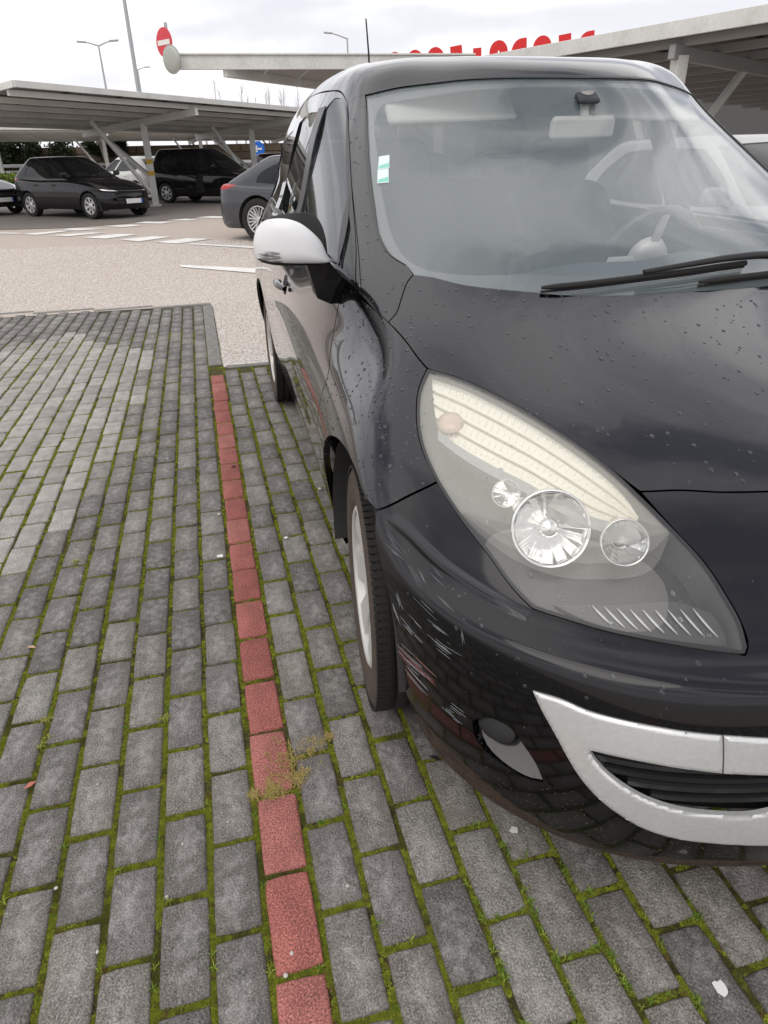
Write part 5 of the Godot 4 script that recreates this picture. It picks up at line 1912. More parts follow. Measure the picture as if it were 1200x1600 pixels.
func scars(S: Surf, bump: Node) -> void:
	var mb := MB.new()
	var r := RandomNumberGenerator.new()
	r.seed = 12
	for c in SCRATCHES:
		for k in r.randi_range(2, 5):
			var q := []
			var d := Vector2(r.randfn(0, 0.012), r.randfn(0, 0.06))
			var ln := r.randf_range(0.25, 1.0)
			for p in [c[0], c[c.size() - 1]]: q.append([lerpf(c[1][0], p[0], ln) + d.x, lerpf(c[1][1], p[1], ln) + d.y])
			ribbon(S, mb, q, r.randf_range(0.0003, 0.0007), 0.0006)
	part("scratches", mb.mesh(), M.scratch, bump).set_meta("kind", "stuff")
	var rd := MB.new()
	for c in RED_SCRATCHES:
		for k in 3:
			var q := []
			var d := Vector2(r.randfn(0, 0.008), r.randfn(0, 0.06))
			for p in [c[0], c[c.size() - 1]]: q.append([p[0] + d.x, p[1] + d.y])
			ribbon(S, rd, q, r.randf_range(0.0006, 0.0014), 0.0006)
	part("paint_transfer", rd.mesh(), M.scratch_red, bump).set_meta("kind", "stuff")
	# dried mud flecks low on the bumper
	var fl := MB.new()
	for k in 420:
		var u := 11.0 + 2.2 * r.randf()
		var v := 1.25 + absf(r.randfn(0, 0.55))
		if v > 2.2 and u > 11.55: continue
		var p := S.at(u, v)
		var n := S.nor()
		var a := n.cross(Vector3.UP).normalized() * r.randf_range(0.0006, 0.0022)
		var b := n.cross(a).normalized() * r.randf_range(0.0006, 0.0016)
		p += n * 0.0006
		fl.quadn(p - a, p + b, p + a, p - b, n)
	part("mud_flecks", fl.mesh(), M.mud, bump).set_meta("kind", "stuff")

func droplets(S: Surf, car: Node, P: Dictionary) -> void:
	var d := MB.new()
	d.lathe(Transform3D(Basis(Vector3.UP, Vector3.RIGHT, Vector3.BACK), Vector3.ZERO), [Vector2(1.0, 0.0), Vector2(0.92, 0.22), Vector2(0.7, 0.40), Vector2(0.38, 0.52), Vector2(0.0, 0.56)], 10)
	var list := []
	var r := RandomNumberGenerator.new()
	r.seed = 33
	var zones := [[P.hood, 900], [P.fender, 420], [P.headlight, 110], [P.pillar, 90], [P.bumper, 220]]
	for zn in zones:
		var o: PackedVector2Array = zn[0]
		var lo := o[0]
		var hi := o[0]
		for q in o:
			lo = lo.min(q); hi = hi.max(q)
		var got := 0
		var tries := 0
		while got < zn[1] and tries < 20000:
			tries += 1
			var q := Vector2(r.randf_range(lo.x, hi.x), r.randf_range(lo.y, hi.y))
			if not Geometry2D.is_point_in_polygon(q, o): continue
			var p := S.at(q.x, q.y)
			var n := S.nor()
			if n.y < 0.12 and r.randf() < 0.93: continue
			var s := 0.0010 + 0.0036 * pow(r.randf(), 2.8)
			var x := n.cross(Vector3(0, 0, 1)).normalized()
			var st := r.randf_range(0.9, 1.6)
			list.append(Transform3D(Basis(x * s, n * s * 0.8, x.cross(n) * s * st), p + n * 0.0001))
			got += 1
	multi("water_drops", d.mesh(), M.water, list, [], car)

# ------------------------------------------------------------------ carports
func carport(label: String, org: Vector3, axis: Vector3, deep: Vector3, ln: float, dp: float, hn: float, hf: float, posts: Array, post_z: float, fascia := 0.2, under: Material = null) -> Node3D:
	var root := thing("carport", label, "carport", org, 0.0, "solar carports over the parking bays")
	var x := axis.normalized()
	var z := deep.normalized()
	var P := func(a: float, d: float, lift: float) -> Vector3:
		return x * a + z * d + Vector3(0, lerpf(hn, hf, d / dp) + lift, 0)
	var fb := func(called: String, a: Vector3, b: Vector3, w: float, h: float, mt: Material) -> void:
		var mb := MB.new()
		mb.bar(a, b, w, h, 0.008)
		part(called, mb.mesh(), mt, root)
	fb.call("fascia", P.call(0, 0, 0), P.call(ln, 0, 0), 0.05, fascia, M.white_steel)
	fb.call("fascia", P.call(0, dp, 0), P.call(ln, dp, 0), 0.05, fascia, M.white_steel)
	fb.call("end_fascia", P.call(0, 0.03, 0), P.call(0, dp - 0.03, 0), 0.05, fascia, M.white_steel)
	fb.call("end_fascia", P.call(ln, 0.03, 0), P.call(ln, dp - 0.03, 0), 0.05, fascia, M.white_steel)
	var np := int(dp / 1.02)
	for k in np + 1:
		var d := 0.35 + (dp - 0.7) * k / np
		fb.call("purlin", P.call(0.05, d, -0.12), P.call(ln - 0.05, d, -0.12), 0.07, 0.13, M.shaded_steel if under else M.white_steel)
	# each panel is a plate of its own
	var cols := int(ln / 1.68)
	var rows := int(dp / 1.03)
	var n := x.cross(z)
	var slope: Vector3 = (P.call(0, dp, 0) - P.call(0, 0, 0)).normalized()
	var up := slope.cross(x).normalized()
	if up.y < 0: up = -up
	var pm := MB.new()
	pm.box(Transform3D(Basis(x, up, x.cross(up)), Vector3.ZERO), Vector3(ln / cols - 0.03, 0.035, dp / rows - 0.035), 0.004)
	var pmesh := pm.mesh()
	for c in cols:
		for r in rows:
			var o := part("solar_panel", pmesh, under if under else M.panel_under, root)
			o.position = P.call((c + 0.5) * ln / cols, (r + 0.5) * dp / rows, 0.0)
	for r in range(1, rows):
		fb.call("panel_joint", P.call(0.05, r * dp / rows, -0.022), P.call(ln - 0.05, r * dp / rows, -0.022), 0.10, 0.012, M.black_liner)
	for c in range(1, cols):
		fb.call("panel_joint", P.call(c * ln / cols, 0.06, -0.026), P.call(c * ln / cols, dp - 0.06, -0.026), 0.10, 0.012, M.black_liner)
	for a in posts:
		var foot: Vector3 = x * a + z * post_z
		foot.y = 0.0
		var base := Vector3(foot.x, gy(org.z + foot.z) - org.y, foot.z)
		var top: Vector3 = P.call(a, post_z, -0.30)
		fb.call("post", base, top, 0.20, 0.20, M.white_steel)
		fb.call("rafter", P.call(a, 0.1, -0.27), P.call(a, dp - 0.1, -0.27), 0.12, 0.20, M.shaded_steel if under else M.white_steel)
		fb.call("strut", base.lerp(top, 0.12), P.call(a - 1.5, post_z + 0.6, -0.2), 0.10, 0.10, M.white_steel)
		fb.call("strut", base.lerp(top, 0.35), P.call(a, minf(post_z + 2.0, dp - 0.2), -0.3), 0.10, 0.12, M.white_steel)
		fb.call("base_plate", base + Vector3(0, -0.02, 0), base + Vector3(0, 0.05, 0), 0.34, 0.34, M.white_steel)
		if a == 6.0:
			fb.call("warning_tag", base.lerp(top, 0.38), base.lerp(top, 0.44), 0.206, 0.206, M.yellow_tag)
			fb.call("warning_tag", base.lerp(top, 0.52), base.lerp(top, 0.58), 0.206, 0.206, M.yellow_tag)
	return root

func carports() -> void:
	var dA := Vector3(0.67, 0, -0.74)
	var eA := Vector3(-0.74, 0, -0.67)
	carport("white steel solar carport sheltering the black hatchback and the dark people carrier", Vector3(-3.46, 0, -18.33), dA, eA, 16.8, 5.1, 3.0, 2.55, [6.0, 11.4], 2.3, 0.14)
	carport("white solar carport in the row in front of the stone wall", Vector3(-22.0, 0, -39.0), Vector3(0.97, 0, -0.22), Vector3(-0.22, 0, -0.97), 38.0, 5.2, 3.2, 2.85, [2.0, 7.5, 13.0, 18.5, 24.0, 29.5, 35.0], 2.2, 0.22)
	carport("white solar carport with shade-toned panel undersides standing behind the black car's roof", Vector3(5.95, 0, -14.75), Vector3(0.36, 0, 0.93), Vector3(0.93, 0, -0.36), 17.5, 21.0, 3.06, 2.3, [4.6, 10.4, 16.0], 0.35, 0.22, M.panel_shaded)
	# the short end bay with the long edge beam that carries the signs
	var root := thing("carport", "end bay of a white carport whose long edge beam carries the no-entry sign", "carport", Vector3(0.04, 0, -14.48), 0.0, "solar carports over the parking bays")
	var mb := MB.new()
	mb.bar(Vector3(0, 3.0, 0), Vector3(5.75, 3.03, 0.33), 0.06, 0.23, 0.008)
	part("edge_beam", mb.mesh(), M.white_steel, root)
	var m2 := MB.new()
	m2.bar(Vector3(0.0, 3.125, 0.02), Vector3(5.75, 3.155, 0.35), 0.10, 0.03, 0.006)
	part("beam_cap", m2.mesh(), M.white_steel, root)
	for k in 6:
		# plates cut along the slanting end of the bay
		var a := 0.95 + 0.8 * k
		var z0 := 0.0 + 0.05 * k - 0.10
		var l := minf(0.9 * (a - 0.2), 3.6)
		var pb := MB.new()
		pb.prism(Transform3D(Basis(Vector3.RIGHT, Vector3.FORWARD, Vector3.UP), Vector3(0, 2.93, 0)), PackedVector2Array([Vector2(a, -z0), Vector2(a + 0.77, -z0 - 0.04), Vector2(a + 0.77, l + 0.72), Vector2(a, l)]), 0.03)
		part("solar_panel", pb.mesh(), M.panel_under, root)
	var rf := MB.new()
	rf.bar(Vector3(0.9, 2.86, 0.0), Vector3(4.6, 2.86, -3.9), 0.10, 0.16, 0.006)
	part("end_rafter", rf.mesh(), M.white_steel, root)
	var p2 := MB.new()
	p2.bar(Vector3(5.2, 0.05, -0.2), Vector3(5.2, 2.9, -0.2), 0.18, 0.18, 0.01)
	part("post", p2.mesh(), M.white_steel, root)

# ------------------------------------------------------------------ wall, rail, plants at the edge
func boundary() -> void:
	var c := Vector3(11.2, 0, -45.0)
	var ax := Vector3(0.97, 0, 0.25)
	var nrm := Vector3(-0.25, 0, 0.97)
	var wl := thing("stone_wall", "long brown stone block wall behind the carports", "wall", c)
	var g := 0.35
	var back := MB.new()
	back.bar(ax * -34.0 + Vector3(0, g + 1.05, 0) - nrm * 0.16, ax * 8.0 + Vector3(0, g + 1.05, 0) - nrm * 0.16, 0.2, 2.1)
	part("mortar_core", back.mesh(), M.mortar, wl)
	for r in 5:
		var s := -34.0 + rng.randf() * 0.6
		while s < 8.0:
			var w := rng.randf_range(0.85, 1.7)
			var bm := MB.new()
			bm.box(Transform3D(Basis(ax, Vector3.UP, nrm), Vector3.ZERO), Vector3(w - 0.04, 0.39, 0.16), 0.03)
			var o := part("stone_block", bm.mesh(), M.stone_a if rng.randf() < 0.62 else M.stone_b, wl)
			o.position = ax * (s + w * 0.5) + Vector3(0, g + 0.22 + 0.42 * r, 0) + nrm * rng.randf_range(-0.02, 0.02)
			s += w
	var gr := thing("guard_rail", "long galvanised guard rail in front of the stone wall", "guard rail", c + nrm * 2.2)
	for y in [0.78, 1.12]:
		var rb := MB.new()
		rb.bar(ax * -34.0 + Vector3(0, g + y, 0), ax * 8.0 + Vector3(0, g + y, 0), 0.07, 0.17, 0.02)
		part("rail", rb.mesh(), M.galvanised, gr)
	for k in 11:
		var pb := MB.new()
		pb.bar(ax * (-33.0 + k * 4.0) + Vector3(0, g - 0.3, 0) - nrm * 0.09, ax * (-33.0 + k * 4.0) + Vector3(0, g + 1.2, 0) - nrm * 0.09, 0.11, 0.11)
		part("rail_post", pb.mesh(), M.galvanised, gr)
	# shrubs
	bush("dark green bushy tree growing over the end of the stone wall", c + ax * -21.5 + nrm * 0.7, Vector3(3.4, 1.4, 1.0), 1.9, Color(0.018, 0.032, 0.010), 3200, "bush")
	bush("dark green shrub hanging over the middle of the stone wall", c + ax * -16.2 + nrm * 0.5, Vector3(1.6, 0.5, 0.6), 2.1, Color(0.022, 0.038, 0.012), 900, "bush")
	bush("low bright green hedge beside the dark saloon at the carport", c + ax * -19.5 + nrm * 9.0, Vector3(4.0, 0.5, 0.7), 0.35, Color(0.10, 0.15, 0.02), 2200, "hedge")
	bush("low yellow green hedge behind the black hatchback's bonnet", c + ax * -12.2 + nrm * 8.0, Vector3(2.6, 0.55, 0.7), 0.4, Color(0.14, 0.18, 0.03), 1600, "hedge")
	# bare trees far off
	for k in 15:
		bare_tree(Vector3(1.2 + k * 0.72 + rng.randfn(0, 0.25), 0.8, -74.0 + rng.randfn(0, 1.2)), rng.randf_range(5.6, 7.6))

func leaf_mesh() -> ArrayMesh:
	var mb := MB.new()
	for k in 5:
		var b := Basis.from_euler(Vector3(rng.randf() * TAU, rng.randf() * TAU, rng.randf() * TAU))
		var o := b * Vector3(0.6, 0, 0)
		mb.tri(o + b * Vector3(-0.5, 0, 0), o + b * Vector3(0, 0.28, 0.08), o + b * Vector3(0.5, 0, 0))
		mb.tri(o + b * Vector3(0.5, 0, 0), o + b * Vector3(0, -0.28, 0.08), o + b * Vector3(-0.5, 0, 0))
	return mb.mesh()

func bush(label: String, at: Vector3, rad: Vector3, mid: float, col: Color, count: int, cat: String) -> void:
	var root := thing("shrub", label, cat, Vector3(at.x, gy(at.z) - 0.05, at.z))
	var stem := MB.new()
	for k in 5:
		var o := Vector3(rng.randf_range(-0.6, 0.6) * rad.x, 0, rng.randf_range(-0.4, 0.4) * rad.z)
		stem.tube([o * 0.8, o * 0.9 + Vector3(0, mid * 0.6, 0), o + Vector3(0, mid, 0)], [0.05, 0.035, 0.015], 6)
	part("stem", stem.mesh(), M.bark, root)
	var list := []
	var cols := []
	var nz := FastNoiseLite.new()
	nz.frequency = 0.9
	nz.seed = int(absf(at.x) * 10.0)
	var tries := 0
	while list.size() < count and tries < count * 8:
		tries += 1
		var q := Vector3(rng.randf_range(-1, 1), rng.randf_range(-1, 1), rng.randf_range(-1, 1))
		if q.length() > 1.0: continue
		var p := Vector3(q.x * rad.x, mid + q.y * rad.y, q.z * rad.z)
		if p.y < 0.03: continue
		if nz.get_noise_3dv(p) < -0.05 + q.length() * 0.15 - 0.1: continue
		var s := rng.randf_range(0.10, 0.20)
		list.append(Transform3D(Basis.from_euler(Vector3(rng.randf() * TAU, rng.randf() * TAU, 0)).scaled(Vector3.ONE * s), p))
		cols.append(col * rng.randf_range(0.6, 1.6))
	multi("foliage", leaf_mesh(), M.leaf, list, cols, root)

func bare_tree(at: Vector3, h: float) -> void:
	var root := thing("bare_tree", "slender leafless tree in the far row above the carport roof", "tree", at, rng.randf() * TAU, "bare trees in a far row")
	var tr := MB.new()
	tr.tube([Vector3.ZERO, Vector3(0.03, h * 0.5, 0), Vector3(0, h, 0.02)], [0.11, 0.07, 0.012], 6)
	part("trunk", tr.mesh(), M.hazed_bark, root)
	var br := MB.new()
	for k in 34:
		var t := rng.randf_range(0.3, 0.97)
		var a := rng.randf() * TAU
		var l := h * 0.22 * (1.15 - t) + 0.3
		var b := Vector3(0, h * t, 0)
		var o := Vector3(cos(a), 0, sin(a))
		var e := b + o * l * 0.35 + Vector3(0, l, 0)
		br.tube([b, b + o * l * 0.25 + Vector3(0, l * 0.45, 0), e], [0.014, 0.009, 0.004], 3, false)
	part("crown", br.mesh(), M.hazed_bark, root)

# ------------------------------------------------------------------ shop sign
func stroke(mb: MB, pts: Array, w: float, dz: float) -> void:
	# a rounded thick line in the xy plane, extruded
	var pl := PackedVector2Array(pts)
	for poly in Geometry2D.offset_polyline(pl, w * 0.5, Geometry2D.JOIN_ROUND, Geometry2D.END_ROUND):
		if not Geometry2D.is_polygon_clockwise(poly):
			mb.prism(Transform3D(), poly, dz)

func ring_pts(c: Vector2, r: Vector2, a0: float, a1: float, n := 20) -> Array:
	var o := []
	for k in n + 1:
		var a := deg_to_rad(lerpf(a0, a1, float(k) / n))
		o.append(c + Vector2(cos(a) * r.x, sin(a) * r.y))
	return o

func store_sign() -> void:
	var p0 := Vector3(9.94, 4.80, -34.9)
	var p1 := Vector3(17.39, 5.14, -30.8)
	var dir := (p1 - p0)
	var x := dir.normalized()
	var z := x.cross(Vector3.UP).normalized()
	var y := z.cross(x).normalized()
	var T := Transform3D(Basis(x, y, z), p0)
	var st := thing("store_building", "low shade-coloured store building under the red letters behind the carport", "building", Vector3(p0.x, 0, p0.z))
	var wb := MB.new()
	var a := -x * 0.9
	a.y = 0
	var b := x * 30.0
	b.y = 0
	wb.bar(a + Vector3(0, 2.55, 0) - z * 4.3, b + Vector3(0, 2.55, 0) - z * 4.3, 8.0, 4.9, 0.03)
	part("wall", wb.mesh(), M.shade_wall, st)
	var pr := MB.new()
	pr.bar(a + Vector3(0, 4.90, 0) - z * 0.25, b + Vector3(0, 4.90, 0) - z * 0.25, 0.3, 0.2, 0.02)
	part("parapet", pr.mesh(), M.white_steel, st)
	var word := "CONTINENTE"
	var sg := thing("shop_sign", "row of big rounded red letters on the store roof showing above the carport", "sign", p0)
	sg.transform = T
	var rail := MB.new()
	rail.bar(Vector3(-0.4, 0.42, -0.06), Vector3(dir.length() + 0.4, 0.42, -0.06), 0.05, 0.05)
	part("sign_rail", rail.mesh(), M.galvanised, sg)
	var pitch := dir.length() / 9.0
	for k in word.length():
		var mb := MB.new()
		var ch := word[k]
		var w := 0.36
		match ch:
			"C": stroke(mb, ring_pts(Vector2(0, 0.42), Vector2(0.24, 0.36), 55, 305), w, 0.12)
			"O": stroke(mb, ring_pts(Vector2(0, 0.42), Vector2(0.24, 0.36), 0, 358, 30), w, 0.12)
			"N": stroke(mb, [Vector2(-0.22, 0.06)] + ring_pts(Vector2(0, 0.54), Vector2(0.22, 0.26), 180, 0) + [Vector2(0.22, 0.06)], w, 0.12)
			"T":
				stroke(mb, [Vector2(-0.26, 0.76), Vector2(0.26, 0.80)], w * 0.9, 0.12)
				stroke(mb, [Vector2(0, 0.74), Vector2(0, 0.06)], w * 0.8, 0.11)
			"I": stroke(mb, [Vector2(0, 0.78), Vector2(0, 0.06)], w, 0.12)
			"E":
				stroke(mb, ring_pts(Vector2(0.05, 0.42), Vector2(0.26, 0.36), 90, 270, 14), w, 0.12)
				stroke(mb, [Vector2(0.02, 0.78), Vector2(0.27, 0.79)], w, 0.118)
				stroke(mb, [Vector2(-0.1, 0.42), Vector2(0.22, 0.42)], w * 0.7, 0.116)
				stroke(mb, [Vector2(0.02, 0.06), Vector2(0.27, 0.06)], w, 0.118)
		var o := part("letter", mb.mesh(), M.letter_red, sg)
		o.position = Vector3(pitch * k, 0, 0)

# ------------------------------------------------------------------ lamps, signs, wires
func disc(parent: Node, called: String, t: Transform3D, r: float, th: float, mt: Material, dome := 0.0) -> MeshInstance3D:
	var mb := MB.new()
	var pr := [Vector2(0, -th), Vector2(r * 0.96, -th), Vector2(r, -th * 0.5), Vector2(r * 0.985, 0)]
	if dome > 0:
		for k in range(1, 8):
			pr.append(Vector2(r * 0.97 * cos(k / 7.0 * PI * 0.5), dome * sin(k / 7.0 * PI * 0.5)))
	else:
		pr.append(Vector2(r * 0.97, 0.002)); pr.append(Vector2(0, 0.002))
	mb.lathe(t, pr, 40)
	return part(called, mb.mesh(), mt, parent)

func facing(dir: Vector3, at := Vector3.ZERO) -> Transform3D:
	# local x looks along dir
	var x := dir.normalized()
	var z := x.cross(Vector3.UP).normalized()
	return Transform3D(Basis(x, z.cross(x), z), at)

func lamps_and_signs() -> void:
	var sg := thing("no_entry_sign", "round red no-entry sign with a white bar above the carport's edge beam", "road sign", Vector3(0.0, 3.0, -14.66))
	var po := MB.new()
	po.tube([Vector3(-0.02, 0.06, -0.10), Vector3(-0.02, 0.64, -0.10)], [0.03], 10)
	part("pole", po.mesh(), M.galvanised, sg)
	var f := facing(Vector3(-0.80, 0.02, 0.60), Vector3(-0.09, 0.33, -0.04))
	disc(sg, "disc", f, 0.235, 0.02, M.sign_red)
	var bar := MB.new()
	bar.box(f * Transform3D(Basis(), Vector3(0.006, 0, 0)), Vector3(0.006, 0.08, 0.36), 0.002)
	part("bar", bar.mesh(), M.sign_white, sg)
	var mi := thing("traffic_mirror", "round grey convex mirror at the end of the carport's edge beam", "mirror", Vector3(0.0, 3.03, -14.40))
	var f2 := facing(Vector3(-0.75, -0.05, 0.66), Vector3(0.0, 0, 0.05))
	disc(mi, "mirror_back", f2, 0.225, 0.03, M.sign_back)
	disc(mi, "mirror_face", f2, 0.21, 0.004, M.sign_back, 0.05)
	var l1 := thing("street_lamp", "tall street lamp with two arms above the first carport", "street lamp", Vector3(-4.95, 0.5, -59.1), 0.0, "street lamps behind the car park")
	lamp_parts(l1, 8.4, [Vector3(-0.85, 0.15, 0.0), Vector3(0.85, 0.25, 0.0)], 0.07)
	var l2 := thing("light_mast", "thick bare light mast rising out of the picture behind the carport", "mast", Vector3(-1.72, 0.3, -37.2))
	var mb := MB.new()
	mb.tube([Vector3(0, 0, 0), Vector3(0, 6, 0), Vector3(0, 13, 0)], [0.11, 0.085, 0.06], 12)
	part("mast", mb.mesh(), M.galvanised, l2)
	var hb := MB.new()
	hb.box(Transform3D(Basis(), Vector3(0, 13.05, 0)), Vector3(0.9, 0.12, 0.4), 0.03)
	part("floodlight", hb.mesh(), M.galvanised, l2)
	var l3 := thing("street_lamp", "distant single-arm street lamp beside the thick light mast", "street lamp", Vector3(-3.9, 0.8, -89.2), 0.0, "street lamps behind the car park")
	lamp_parts(l3, 9.8, [Vector3(0.8, 0.2, 0.0)], 0.07)
	var l4 := thing("street_lamp", "single-arm street lamp standing beyond the carport's long edge beam", "street lamp", Vector3(12.63, 0.5, -57.95), 0.0, "street lamps behind the car park")
	lamp_parts(l4, 8.95, [Vector3(-1.15, 0.3, -0.2)], 0.07)
	var bs := thing("arrow_sign", "round blue sign with a white arrow under the carport", "road sign", Vector3(3.29, gy(-35.1), -35.14))
	var bp := MB.new()
	bp.tube([Vector3(0, 0, -0.06), Vector3(0, 2.0, -0.06)], [0.035], 8)
	part("pole", bp.mesh(), M.galvanised, bs)
	var f3 := facing(Vector3(-0.3, 0, 0.95), Vector3(0, 1.68, 0))
	disc(bs, "disc", f3, 0.32, 0.02, M.sign_blue)
	var ar := MB.new()
	ar.box(f3 * Transform3D(Basis(), Vector3(0.006, 0, -0.02)), Vector3(0.006, 0.08, 0.34), 0.001)
	for s in [-1.0, 1.0]:
		ar.box(f3 * Transform3D(Basis(Vector3.RIGHT, s * 0.8), Vector3(0.007, s * 0.06, 0.10)), Vector3(0.006, 0.07, 0.20), 0.001)
	part("arrow", ar.mesh(), M.sign_white, bs)

func lamp_parts(root: Node3D, h: float, arms: Array, r: float) -> void:
	var mb := MB.new()
	mb.tube([Vector3.ZERO, Vector3(0, h, 0)], [r * 1.6, r * 0.8], 10)
	part("pole", mb.mesh(), M.galvanised, root)
	for a in arms:
		var am := MB.new()
		am.tube([Vector3(0, h - 0.05, 0), Vector3(0, h, 0) + a * 0.6, Vector3(0, h, 0) + a], [r * 0.7, r * 0.6, r * 0.5], 8)
		part("arm", am.mesh(), M.galvanised, root)
		var hm := MB.new()
		var hd: Vector3 = Vector3(0, h, 0) + a
		var d: Vector3 = Vector3(a.x, a.y * 0.3, a.z).normalized()
		hm.bar(hd - d * 0.1, hd + d * 0.55, 0.26, 0.10, 0.03)
		part("lamp_head", hm.mesh(), M.galvanised, root)

# ------------------------------------------------------------------ other cars
func car_grid(L: float, W: float, H: float, o: Dictionary) -> Array:
	# half a car as a grid of points, rear centre to front centre, sill to roof
	var a := L * 0.5
	var w := W * 0.5
	var zf := [-1.0, -0.99, -0.945, -0.76, -0.42, -0.05, 0.30, 0.62, 0.86, 0.965, 1.0]
	var xf := [0.0, 0.48, 0.85, 0.985, 1.0, 1.0, 1.0, 0.985, 0.85, 0.5, 0.0]
	var zb: Array = [o.br, o.br + 0.01, o.br + 0.05, o.br + 0.22, -0.36, -0.04, 0.20, o.bf - 0.17, o.bf - 0.07, o.bf - 0.015, o.bf]
	var xb := [0.0, 0.45, 0.80, 0.885, 0.90, 0.90, 0.885, 0.82, 0.62, 0.34, 0.0]
	var zr: Array = [o.rr, o.rr + 0.01, o.rr + 0.04, o.rr + 0.16, lerpf(o.rr, o.rf, 0.42), lerpf(o.rr, o.rf, 0.64), lerpf(o.rr, o.rf, 0.83), o.rf - 0.08, o.rf - 0.035, o.rf - 0.01, o.rf]
	var xr := [0.0, 0.38, 0.60, 0.665, 0.685, 0.685, 0.665, 0.60, 0.44, 0.24, 0.0]
	var out := []
	for k in 11:
		var front: float = clampf((zf[k] - 0.1) / 0.9, 0, 1)
		var rear: float = clampf((-zf[k] - 0.55) / 0.45, 0, 1)
		var ysh: float = lerpf(o.belt - 0.06, o.nose, pow(front, 1.7))
		ysh = lerpf(ysh, o.belt + o.tail, rear)
		var yb: float = lerpf(o.belt, o.cowl, front)
		yb = lerpf(yb, o.belt + o.tail + 0.04, rear)
		var c := []
		c.append(Vector3(-xf[k] * w * 0.93, 0.20, zf[k] * a * 0.965))
		c.append(Vector3(-xf[k] * w * 0.985, 0.30, zf[k] * a * 0.995))
		c.append(Vector3(-xf[k] * w, 0.50, zf[k] * a))
		c.append(Vector3(-xf[k] * w * 0.995, lerpf(0.5, ysh, 0.62), zf[k] * a * 0.992))
		c.append(Vector3(-xf[k] * w * 0.965, ysh, zf[k] * a * lerpf(0.97, 0.955, front)))
		var zm: float = lerpf(zf[k] * 0.93, zb[k], 0.55)
		c.append(Vector3(-lerpf(xf[k] * 0.93, xb[k], 0.6) * w, lerpf(ysh, yb, 0.62) + 0.012 * front, zm * a))
		c.append(Vector3(-xb[k] * w, yb, zb[k] * a))
		c.append(Vector3(-lerpf(xb[k], xr[k], 0.48) * w, lerpf(yb, H - 0.07, 0.50), lerpf(zb[k], zr[k], 0.47) * a))
		c.append(Vector3(-xr[k] * w, H - 0.075 + 0.02 * (1.0 - absf(xr[k]) / 0.69), zr[k] * a))
		c.append(Vector3(-xr[k] * w * 0.72, H - 0.012, lerpf(zr[k], lerpf(o.rr, o.rf, 0.55), 0.28) * a))
		c.append(Vector3(0, H, lerpf(o.rr, o.rf, 0.55) * a))
		out.append(c)
	return out

